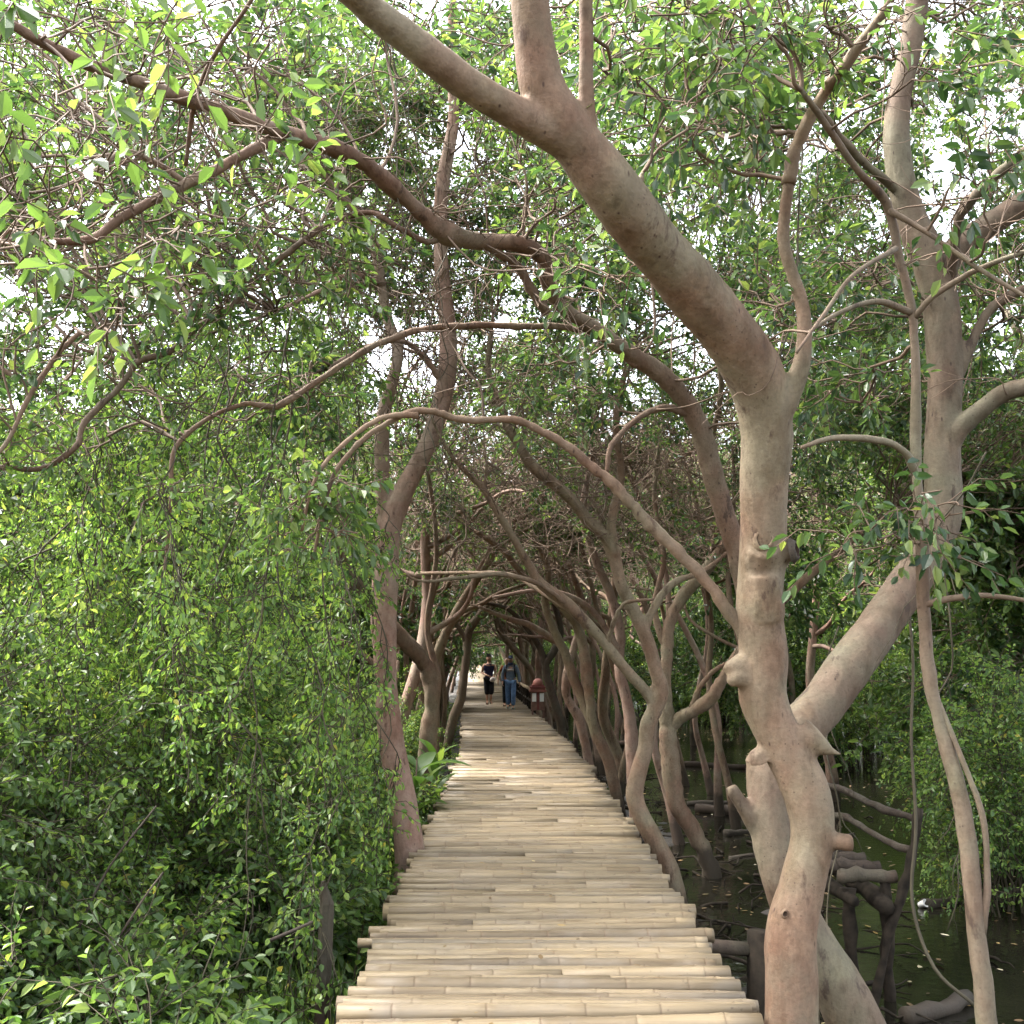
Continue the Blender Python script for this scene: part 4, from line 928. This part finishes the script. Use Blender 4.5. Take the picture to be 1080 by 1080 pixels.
# looping vine and slanting dead stems in the undergrowth
def stick(name, px, mat_, label, cat, n=6):
    mb = MB(); B = limb(px, 5); tube(mb, B[:, :3], B[:, 3], n); return tag(mb.build(name, mat_), label, cat)
stick('looping_vine', [(958, 640, 6.6, 3), (963, 700, 6.5, 3), (961, 780, 6.4, 3), (966, 870, 6.3, 3.5), (962, 950, 6.2, 3.5), (985, 1020, 6.0, 3.5), (1030, 1062, 5.9, 3.5)], TWIG_DARK, 'brown vine curving from the grey leaning trunk down to the water', 'vine')
stick('dead_stem', [(80, 985, 5.6, 2.8), (115, 915, 5.6, 2.5), (165, 850, 5.7, 1.8)], OLDWOOD, 'bleached dead stem slanting up through the dark hollow, outer one', 'stick')
stick('dead_stem', [(112, 1010, 5.3, 2.6), (150, 950, 5.3, 2.4), (172, 920, 5.4, 1.8)], OLDWOOD, 'bleached dead stem slanting through the dark hollow, inner one', 'stick')
stick('dead_stem', [(285, 992, 5.6, 4), (330, 972, 5.6, 3)], OLDWOOD, 'short dry twig beside the black splintered post', 'stick')

# roots, fallen sticks and breathing roots on the mud
rng = np.random.default_rng(61); mb = MB()
for k in range(900):
    y = 4 + 24 * rng.random() ** 1.6; side = 1 if rng.random() < .8 else -1; x = path_x(y) + side * (1.0 + rng.gamma(1.6, .9)); z = float(gz(x, y))
    if z < WATER - .12: continue
    if rng.random() < .45:
        h = rng.uniform(.05, .16); tube(mb, [(x, y, z - .05), (x + rng.normal(0, .01), y, z + h * .6), (x + rng.normal(0, .02), y + .01, z + h)], [.009, .008, .003], 5, 0, False)
    else:
        a = rng.uniform(0, 6.28); L = rng.uniform(.2, 1.1); e = np.array([x + math.cos(a) * L, y + math.sin(a) * L, 0]); e[2] = max(float(gz(e[0], e[1])), WATER) + .02
        q = catmull(wander(np.array([x, y, max(z, WATER) + .02]), e, rng, 6, .15), 2); tube(mb, q, np.linspace(rng.uniform(.006, .022), .004, len(q)), 5, 0, False)
tag(mb.build('root_litter', [DARKWOOD]), 'roots and sticks over the mud', None, None, 'stuff')
GB3 = 'bushes closing the view far beyond the trunks'
for k in range(30):
    y = 34 + k * 2.2; x = path_x(y) + (3.2 + (k % 4) * 2.4 if k % 5 else -4 - k % 3)
    plant_bush(BUSH[k % 4], 'bush', x, y, rng.uniform(0, 6), rng.uniform(1.3, 1.9), 'distant green bush filling the gaps between far trunks', GB3)
# ground cover and grass on the banks, leaf litter
rng = np.random.default_rng(51); mb = MB()
n = 5200; y = rng.uniform(3.2, 40, n) ** 1.0; x = np.array([path_x(q) for q in y]) - rng.uniform(1.15, 9, n)
n2 = 2600; y2 = rng.uniform(9, 45, n2); x2 = np.array([path_x(q) for q in y2]) + rng.uniform(5.6, 16, n2)
x = np.concatenate([x, x2]); y = np.concatenate([y, y2]); z = gz(x, y)
ok = (z > WATER - .03) & (np.sin(x * 2.1) * np.sin(y * 1.7) + rng.normal(0, .5, len(x)) > -.5); x, y, z = x[ok], y[ok], z[ok]; n = len(x)
leaves(mb, np.stack([x, y, z + .02], 1), rng.normal(0, .45, (n, 3)) + UP, rng.uniform(.2, .6, n), rng, 11, .075, .5, .35, .8, 0, 1)
tag(mb.build('ground_cover', [LEAF_BUSH, TWIG]), 'leafy ground cover over the banks', None, None, 'stuff')
mb = MB(); n = 5200
y = rng.uniform(6.2, 15, n); x = np.array([path_x(q) for q in y]) - 1.1 - rng.gamma(2, .45, n); z = gz(x, y)
a = rng.uniform(0, 6.28, n); L = rng.uniform(.2, .55, n); ln = rng.uniform(.1, .45, n)
d = np.stack([np.cos(a), np.sin(a), np.zeros(n)], 1); s = np.stack([-np.sin(a), np.cos(a), np.zeros(n)], 1) * .006
b0 = np.stack([x, y, z - .02], 1); m1 = b0 + d * (L * ln * .4)[:, None] + UP * (L * .6)[:, None]; t1 = b0 + d * (L * ln * 1.4)[:, None] + UP * (L * .92)[:, None]
V = np.stack([b0 - s, b0 + s, m1 + s * .8, m1 - s * .8, t1], 1).reshape(-1, 3); o = np.arange(n)[:, None] * 5
mb.add(V, [o + np.array([[0, 1, 2, 3]]), o + np.array([[3, 2, 4]])], 0, False)
tag(mb.build('grass', [LEAF_LIGHT]), 'fine tall grass on the bank', None, None, 'stuff')
LITTER = leaf_mat('fallen_leaf', [(0, (.07, .045, .025)), (.5, (.14, .09, .045)), (.8, (.25, .16, .05)), (.93, (.36, .30, .18)), (1, (.5, .48, .4))], .05, (1, 1, 1), .6, .3)
mb = MB(); n = 2600; y = rng.uniform(3, 40, n); x = np.array([path_x(q) for q in y]) + np.where(rng.random(n) < .72, rng.uniform(1.0, 7.5, n), -rng.uniform(1.0, 3.5, n))
z = np.maximum(gz(x, y), WATER) + .008; a = rng.uniform(0, 6.28, n); L = rng.uniform(.03, .09, n)[:, None]
d = np.stack([np.cos(a), np.sin(a), rng.normal(0, .12, n)], 1); s = np.stack([-np.sin(a), np.cos(a), rng.normal(0, .12, n)], 1); p = np.stack([x, y, z], 1)
nd = 70; p[:nd] = np.stack([rng.uniform(-.7, 1.0, nd), 4.2 + 14 * rng.random(nd) ** 1.5, np.full(nd, .022)], 1); L[:nd] *= .7
V = np.stack([p, p + d * L * .3 + s * L * .22, p + d * L * .7 + s * L * .2, p + d * L, p + d * L * .7 - s * L * .2, p + d * L * .3 - s * L * .22], 1).reshape(-1, 3); o = np.arange(n)[:, None] * 6
mb.add(V, np.concatenate([o + np.array([[0, 1, 2, 3]]), o + np.array([[0, 3, 4, 5]])]), 0, False)
tag(mb.build('leaf_litter', [LITTER]), 'fallen leaves on mud and water', None, None, 'stuff')

# ------------------------------------------------------------------ old platform over the water
plat = tag(empty('old_platform', (2.7, 8.6, WATER)), 'dark broken log platform with two sagging handrails standing in the water', 'platform')
def pl(name, pts, r, m=DARKWOOD, n=8, parent=plat):
    mb = MB(); rg = np.random.default_rng(int(abs(pts[0][0] * 1000 + pts[-1][2] * 777)) % 9999); A = catmull(np.array(pts, float), 5)
    tube(mb, A + rg.normal(0, r * .14, A.shape), r * (1 + .14 * rg.normal(0, 1, len(A))), n); o = mb.build(name, m); o.parent = parent; o.matrix_parent_inverse = parent.matrix_world.inverted(); return o
bpy.context.view_layer.update()
pl('rail', [(2.78, 9.9, .40), (2.8, 9.2, .47), (2.86, 8.4, .43), (2.9, 7.75, .44)], .03, OLDWOOD)
pl('rail', [(2.78, 9.8, .16), (2.8, 9.0, .25), (2.84, 8.3, .21), (2.86, 7.72, .22)], .028, OLDWOOD)
for q in (7.72, 8.05, 8.38, 8.75, 9.15, 9.5, 9.9): pl('log', [(2.34, q + .05, .03), (2.5, q + .02, .05), (2.74, q, .04)], .045, OLDWOOD if q > 7.8 else BARK_DARK, 9)
pl('beam', [(2.62, 7.6, -.13), (2.63, 8.8, -.12), (2.6, 10.1, -.13)], .065); pl('beam', [(2.40, 7.6, -.11), (2.40, 8.8, -.11), (2.41, 10.1, -.11)], .05)
pl('post', [(2.66, 7.74, -1.5), (2.665, 7.74, -.6), (2.67, 7.74, .02)], .042); pl('post', [(2.42, 7.8, -1.5), (2.42, 7.8, -.6), (2.42, 7.8, -.05)], .05)
pl('post', [(2.66, 9.9, -1.5), (2.67, 9.9, -.3), (2.79, 9.9, .52)], .065); pl('post', [(2.42, 9.95, -1.5), (2.42, 9.95, -.6), (2.42, 9.95, -.05)], .05)
pl('strut', [(2.38, 7.64, -1.35), (2.6, 7.62, -.45), (2.8, 7.64, .1), (2.92, 7.68, .52)], .034)
for lab, px0, px1, z, r, m in [('pale reddish pole floating on the far water behind the curved trunk', (722, 806), (800, 810), WATER + .03, .07, BARK_PINK), ('split reddish log lying in the water beside the broken grey stump', (735, 852), (800, 858), WATER + .05, .08, BARK_PINK),
        ('brown log lying level between the trunks near the deck', (628, 787), (664, 785), -.55, .10, BARK_ROUGH), ('dark waterlogged pole beyond the split log', (725, 848), (798, 846), WATER + .02, .05, BARK_DARK), ('black driftwood lying beside the slender young tree', (1010, 905), (1090, 912), WATER + .04, .07, BARK_DARK), ('long grey driftwood near the foot of the slender tree', (975, 955), (1075, 940), WATER + .02, .05, OLDWOOD), ('sunken dark log at the bottom edge by the leaning trunk', (955, 1072), (1020, 1052), WATER + .04, .06, BARK_DARK),
        ('thin floating branch behind the leaning trunk', (770, 905), (900, 880), WATER + .01, .035, OLDWOOD), ('grey plank-like driftwood in the water behind the deck pile', (765, 880), (800, 876), WATER + .02, .05, OLDWOOD)]:
    a = atz(px0[0], px0[1], z); b = atz(px1[0], px1[1], z); mb = MB(); rg = np.random.default_rng(len(lab))
    q = wander(a, b, rg, 7, .03); q[:, 2] = z + rg.normal(0, .01, 7); tube(mb, q, r * np.linspace(1, .8, 7) * (1 + .08 * rg.normal(0, 1, 7)), 9); tag(mb.build('floating_log', m), lab, 'log')
WHITE = plain('white_foam', (.78, .77, .74), .6, .3, .04)
p = atz(970, 957, WATER); mb = MB(); lathe(mb, [(.0, .0), (.045, .0), (.06, .12), (.065, .125), (.057, .12), (.042, .02), (0, .02)], n=14)
o = mb.build('foam_cup', WHITE); o.scale = (.6, .6, .6); o.location = (p[0], p[1], WATER + .02); o.rotation_euler = (1.1, .2, .5); tag(o, 'white foam cup floating among fallen leaves by the looping vine', 'litter')

# ------------------------------------------------------------------ small roofed box and railing at the deck edge
RED = plain('red_brown_paint', (.20, .075, .055), .6, .3, .25, 8); REDD = plain('dark_red_paint', (.13, .035, .03), .55, .35, .25, 8); BRN = plain('brown_boards', (.16, .09, .065), .7, .3, .3, 9)
bx = tag(empty('roofed_box', (.66, 27.0, 0)), 'small red-brown box with a domed double roof and white panels at the deck edge', 'box'); Z0 = .12
def part(nm, m, fn, parent=bx):
    mb = MB(); fn(mb); o = mb.build(nm, m, parent); return o
for s in (-.14, .14): part('leg', BRN, lambda q, s=s: (box(q, s - .022, s + .022, -.13, -.086, -.15, Z0 + .02), box(q, s - .022, s + .022, .086, .13, -.15, Z0 + .02)))
bd = part('body', BRN, lambda q: box(q, -.17, .17, -.15, .15, Z0, Z0 + .46))
for xa, xb in ((-.15, -.045), (.045, .15)): part('white_panel', WHITE, lambda q, xa=xa, xb=xb: box(q, xa, xb, -.158, -.150, Z0 + .22, Z0 + .43))
part('centre_strip', REDD, lambda q: box(q, -.03, .03, -.162, -.15, Z0 + .02, Z0 + .46))
part('lower_roof', RED, lambda q: (box(q, -.22, .22, -.2, .2, Z0 + .46, Z0 + .51), box(q, -.19, .19, -.17, .17, Z0 + .51, Z0 + .56)))
part('upper_roof', REDD, lambda q: (box(q, -.21, .21, -.19, .19, Z0 + .56, Z0 + .60), box(q, -.15, .15, -.14, .14, Z0 + .60, Z0 + .64)))
part('dome', RED, lambda q: lathe(q, [(.13, Z0 + .64), (.128, Z0 + .69), (.105, Z0 + .75), (.06, Z0 + .79), (0, Z0 + .80)], n=18))
rl = tag(empty('railing', (.6, 28, 0)), 'pale bamboo handrail on dark pickets along the deck edge behind the small box', 'railing'); bpy.context.view_layer.update()
ys = np.linspace(27.8, 41, 12)
pl('rail', [(path_x(q) + .93, q, .56 + .01 * math.sin(q * 3)) for q in ys], .04, BAMBOO, 8, rl)
pl('lower_rail', [(path_x(q) + .95, q, .25) for q in ys], .03, DARKWOOD, 8, rl)
for q in np.arange(27.9, 41, .95): pl('picket', [(path_x(q) + .95, q, -.3), (path_x(q) + .95, q, .15), (path_x(q) + .94, q, .55)], .045, DARKWOOD, 6, rl)

# ------------------------------------------------------------------ people
def skin(nodes, edges, root, name, m, sub=2):
    """continuous surface grown over a skeleton: nodes {name: (x, y, z, rx, ry)}"""
    ks = list(nodes); me = bpy.data.meshes.new(name); me.from_pydata([nodes[k][:3] for k in ks], [(ks.index(a), ks.index(b)) for a, b in edges], [])
    o = bpy.data.objects.new(name, me); C.objects.link(o); o.modifiers.new('k', 'SKIN')
    if not me.skin_vertices: bpy.context.view_layer.objects.active = o
    lay = me.skin_vertices[0] if me.skin_vertices else None
    for i, k in enumerate(ks):
        d = lay.data[i]; v = nodes[k]; d.radius = (v[3], v[4] if len(v) > 4 else v[3]); d.use_root = (k == root)
    sb = o.modifiers.new('s', 'SUBSURF'); sb.levels = sub; sb.render_levels = sub
    dg = bpy.context.evaluated_depsgraph_get(); m2 = bpy.data.meshes.new_from_object(o.evaluated_get(dg)); o.modifiers.clear(); o.data = m2; bpy.data.meshes.remove(me); m2.name = name
    m2.materials.clear(); m2.materials.append(m); m2.polygons.foreach_set('use_smooth', np.ones(len(m2.polygons), bool)); m2.update()
    return o
SKIN = plain('skin', (.36, .20, .13), .55, .4, .08); HAIR = plain('black_hair', (.012, .010, .009), .45, .5, .3); EYE = plain('eye', (.03, .02, .02), .3, .5, .1)
def person(label, loc, h, rz, pose, cloth, sub=2, group=None):
    """pose: joint overrides; cloth: list of (name, material, kind). Figure is 1.6 m before scaling, facing -Y."""
    J = dict(pel=(0, 0, .86, .135, .10), wst=(0, 0, 1.0, .115, .085), chs=(0, 0, 1.16, .135, .095), nkb=(0, .005, 1.305, .06, .055), nk=(0, 0, 1.37, .05, .05), jaw=(0, -.025, 1.405, .058, .065), fac=(0, -.022, 1.47, .074, .09), top=(0, -.005, 1.545, .062, .075), nose=(0, -.122, 1.462, .012, .014))
    for s, n in ((-1, 'L'), (1, 'R')):
        J.update({'sh' + n: (s * .165, 0, 1.265, .055), 'el' + n: (s * .205, .02, 1.0, .04), 'wr' + n: (s * .21, -.03, .79, .028), 'pa' + n: (s * .21, -.04, .72, .034, .02), 'hp' + n: (s * .085, 0, .80, .088, .09), 'kn' + n: (s * .088, -.01, .455, .058), 'an' + n: (s * .088, .01, .085, .038), 'to' + n: (s * .095, -.12, .03, .036, .025), 'ea' + n: (s * .085, .0, 1.465, .014, .02)})
    for k, v in pose.items(): J[k] = tuple(v) + tuple(J[k][3:])
    E = [('pel', 'wst'), ('wst', 'chs'), ('chs', 'nkb'), ('nkb', 'nk'), ('nk', 'jaw'), ('jaw', 'fac'), ('fac', 'top'), ('fac', 'nose')]
    for n in 'LR': E += [('chs', 'sh' + n), ('sh' + n, 'el' + n), ('el' + n, 'wr' + n), ('wr' + n, 'pa' + n), ('pel', 'hp' + n), ('hp' + n, 'kn' + n), ('kn' + n, 'an' + n), ('an' + n, 'to' + n), ('fac', 'ea' + n)]
    root = tag(empty('person', loc, rz), label, 'person', group); sc = h / 1.62; root.scale = (sc,) * 3
    body = skin(J, E, 'pel', 'body', SKIN, sub); body.parent = root
    if sub > 1:                                         # five fingers a hand, joined into the body mesh
        mb = MB()
        for s, n in ((-1, 'L'), (1, 'R')):
            pa = np.array(J['pa' + n][:3]); d = nrm(pa - np.array(J['wr' + n][:3])); sd_ = nrm(np.cross(d, np.array([1., 0, 0])))
            for f in range(4):
                o0 = pa + sd_ * (f - 1.5) * .017; L = (.066, .076, .07, .054)[f]; cu = np.array([-s * .4, 0, 0])
                tube(mb, [o0, o0 + d * L * .5, o0 + nrm(d + cu) * L * .85, o0 + nrm(d + cu * 1.6) * L], [.0085, .008, .0075, .005], 6)
            o0 = pa - d * .02 + sd_ * -.03; tube(mb, [o0, o0 + nrm(d - sd_ * .8) * .03, o0 + nrm(d - sd_ * .4) * .055], [.010, .009, .006], 6)
        fo = mb.build('f', SKIN); bm = bmesh.new(); bm.from_mesh(body.data); bm.from_mesh(fo.data); bm.to_mesh(body.data); bm.free(); me_ = fo.data; bpy.data.objects.remove(fo); bpy.data.meshes.remove(me_)
        for s in (-1, 1):
            mb = MB(); lathe(mb, [(0, -.011), (.008, -.008), (.011, 0), (.008, .008), (0, .011)], s * .031, 0, 8)
            o = mb.build('eye', EYE, root); fx = J['fac']; o.location = (fx[0], fx[1] - .083, fx[2] + .012)
    up = lambda k, a: J[k][:3] + tuple(q + a for q in (J[k][3:] if len(J[k]) > 4 else (J[k][3], J[k][3])))
    for nm, m, kind in cloth:
        if kind in ('tank', 'shirt', 'long'):
            G = {k: up(k, .016) for k in ('pel', 'wst', 'chs')}; G['nb'] = (0, .005, 1.275, .075, .065); G['hem'] = (0, 0, .79, .158, .118); Ed = [('hem', 'pel'), ('pel', 'wst'), ('wst', 'chs'), ('chs', 'nb')]
            for n in 'LR':
                G['sh' + n] = up('sh' + n, .014); Ed.append(('chs', 'sh' + n))
                if kind != 'tank':
                    a, b = np.array(J['sh' + n][:3]), np.array(J['el' + n][:3]); e = a + (b - a) * (.62 if kind == 'shirt' else 1.0); G['sl' + n] = tuple(e) + (.056, .056); Ed.append(('sh' + n, 'sl' + n))
                    if kind == 'long': q = np.array(J['wr' + n][:3]); G['cu' + n] = tuple(q) + (.042, .042); Ed.append(('sl' + n, 'cu' + n))
            o = skin(G, Ed, 'chs', nm, m, min(sub, 2))
        elif kind in ('jeans', 'crop'):
            G = {'pel': up('pel', .012)}; Ed = []
            for n in 'LR':
                G['hp' + n] = up('hp' + n, .012); G['kn' + n] = up('kn' + n, .022 if kind == 'jeans' else .045); Ed += [('pel', 'hp' + n), ('hp' + n, 'kn' + n)]
                a, b = np.array(J['kn' + n][:3]), np.array(J['an' + n][:3]); G['hm' + n] = tuple(a + (b - a) * (.95 if kind == 'jeans' else .45)) + ((.062, .066) if kind == 'jeans' else (.095, .085)); Ed.append(('kn' + n, 'hm' + n))
            o = skin(G, Ed, 'pel', nm, m, min(sub, 2))
        elif kind in ('longhair', 'shorthair', 'cap', 'scarf'):
            fx = np.array(J['fac'][:3]); G = {'a': tuple(fx + (0, .03, .045)) + (.083, .082), 'b': tuple(fx + (0, .015, .085)) + (.07, .082)}; Ed = [('a', 'b')]
            if kind == 'longhair': G.update({'c': tuple(fx + (0, .065, -.06)) + (.09, .05), 'd': tuple(fx + (0, .085, -.22)) + (.085, .04), 'e': tuple(fx + (0, .085, -.34)) + (.05, .02)}); Ed += [('a', 'c'), ('c', 'd'), ('d', 'e')]
            if kind == 'cap': G.update({'b': tuple(fx + (0, .0, .085)) + (.082, .095), 'v': tuple(fx + (0, -.10, .055)) + (.07, .012), 'v2': tuple(fx + (0, -.17, .045)) + (.055, .006)}); Ed += [('b', 'v'), ('v', 'v2')]
            if kind == 'scarf': G = {'a': (0, .0, 1.30, .115, .105), 'b': (0, -.01, 1.36, .09, .085), 'c': (0, -.015, 1.41, .075, .085)}; Ed = [('a', 'b'), ('b', 'c')]
            o = skin(G, Ed, 'a', nm, m, min(sub, 2))
        elif kind == 'shoe':
            for n in 'LR':
                a, t_ = J['an' + n], J['to' + n]; o = skin({'h': (a[0], a[1] + .02, a[2] - .045, .042, .036), 't': (t_[0], t_[1], t_[2] + .008, .044, .03), 'k': (a[0], a[1], a[2], .042, .042)}, [('h', 't'), ('h', 'k')], 'h', nm, m, 1); o.parent = root
            continue
        elif kind == 'handbag':
            q = np.array(J['paR'][:3]); mb = MB(); lathe(mb, [(0, -.09), (.075, -.08), (.09, -.02), (.075, .05), (.03, .07), (0, .07)], q[0] + .01, q[1] - .05, 14, 0, 1, .55); o = mb.build(nm, m); o.data.transform(__import__('mathutils').Matrix.Translation((0, 0, q[2] - .02)))
        elif kind == 'backpack':
            mb = MB(); box(mb, -.15, .15, .11, .25, .88, 1.27); o = mb.build(nm, m); bv = o.modifiers.new('b', 'BEVEL'); bv.width = .04; bv.segments = 3
            for s in (-1, 1):
                mb = MB(); tube(mb, catmull(np.array([(s * .11, .12, 1.24), (s * .115, .0, 1.33), (s * .12, -.11, 1.25), (s * .13, -.12, 1.1), (s * .15, -.03, .98), (s * .14, .11, .95)]), 4), np.full(21, .018), 6); so_ = mb.build('strap', m); so_.parent = o
        elif kind == 'panel':
            mb = MB(); a = np.linspace(-.95, .95, 9); V = [(math.sin(q) * .135 * (1.0), -math.cos(q) * .132, z) for z in (1.13, 1.20) for q in a]; j = np.arange(8)[:, None]; mb.add(V, j + np.array([[0, 1, 10, 9]])); o = mb.build(nm, m); sd2 = o.modifiers.new('s', 'SOLIDIFY'); sd2.thickness = .006
        o.parent = root
    return root
import bmesh
NAVY = plain('navy_cotton', (.022, .022, .06), .85, .2, .2, 20); BLK = plain('black_cloth', (.012, .012, .014), .85, .2, .25, 20); DENIM = plain('blue_denim', (.10, .17, .30), .85, .2, .3, 14); DSH = plain('grey_blue_shirt', (.13, .165, .215), .85, .2, .2, 14); DNAVY = plain('dark_blue_cloth', (.03, .035, .065), .85, .2, .2, 14)
PALE = plain('pale_cloth', (.45, .40, .36), .8, .2, .1); RUST = plain('rust_cloth', (.28, .10, .045), .8, .2, .2); TEAL = plain('teal_shoe', (.10, .28, .28), .6, .3, .2); PURP = plain('purple_cloth', (.10, .05, .20), .8, .2, .2); PINKC = plain('pink_cloth', (.50, .24, .33), .8, .2, .2)
g = lambda x, y: tuple(atz(x, y, .005))
person('woman in navy sleeveless top and black cropped trousers holding a pale pouch', g(515.5, 743), 1.52, .12,
       {'elL': (-.22, .03, 1.0), 'wrL': (-.08, -.17, .93), 'paL': (.0, -.20, .90), 'elR': (.21, .04, 1.0), 'wrR': (.13, -.17, .86), 'paR': (.09, -.21, .83), 'knL': (-.06, -.03, .455), 'anL': (-.05, -.02, .085), 'toL': (-.07, -.15, .03), 'knR': (.07, -.10, .46), 'anR': (.06, -.02, .10), 'toR': (.09, -.15, .05)},
       [('tank_top', NAVY, 'tank'), ('cropped_trousers', BLK, 'crop'), ('long_hair', HAIR, 'longhair'), ('sandal', BLK, 'shoe'), ('pouch', PALE, 'handbag')])
person('man in grey-blue shirt, dark cap and blue jeans walking towards the viewer', g(538.5, 748), 1.50, -.05,
       {'elL': (-.24, .06, 1.02), 'wrL': (-.24, .0, .82), 'paL': (-.24, -.02, .75), 'elR': (.25, .03, 1.0), 'wrR': (.27, -.02, .79), 'paR': (.275, -.03, .72), 'knR': (.09, -.12, .46), 'anR': (.085, -.08, .085), 'toR': (.095, -.21, .03), 'knL': (-.085, .02, .45), 'anL': (-.08, .10, .10), 'toL': (-.085, -.02, .035)},
       [('shirt', DSH, 'long'), ('jeans', DENIM, 'jeans'), ('cap', DNAVY, 'cap'), ('scarf', DNAVY, 'scarf'), ('shoe', TEAL, 'shoe'), ('backpack', BLK, 'backpack'), ('chest_panel', PALE, 'panel')])
person('person in rust-brown top mostly hidden behind the man in jeans', tuple(np.array(g(535, 745.3))), 1.46, .15, {'elL': (-.27, .05, 1.02), 'wrL': (-.30, -.03, .83), 'paL': (-.305, -.05, .76)},
       [('top', RUST, 'shirt'), ('trousers', BLK, 'jeans'), ('hair', HAIR, 'shorthair'), ('shoe', BLK, 'shoe')])
GP = 'distant walkers at the far end of the boardwalk'
for px, hh, top, leg, lab in [(501, 1.55, BLK, NAVY, 'distant walker in a black top, outermost of the far group'), (504.2, 1.6, PALE, NAVY, 'distant walker in a pale top in the far group'), (508, 1.5, PURP, PINKC, 'distant walker in purple in the far group'), (511.5, 1.7, PURP, BLK, 'distant walker in purple nearest the woman in navy')]:
    Y = 100 + (px * 7 % 5); person(lab, ((px - 540) / F * Y, Y, .005), hh, px * .3, {}, [('top', top, 'shirt'), ('trousers', leg, 'jeans'), ('hair', HAIR, 'shorthair')], 1, GP)
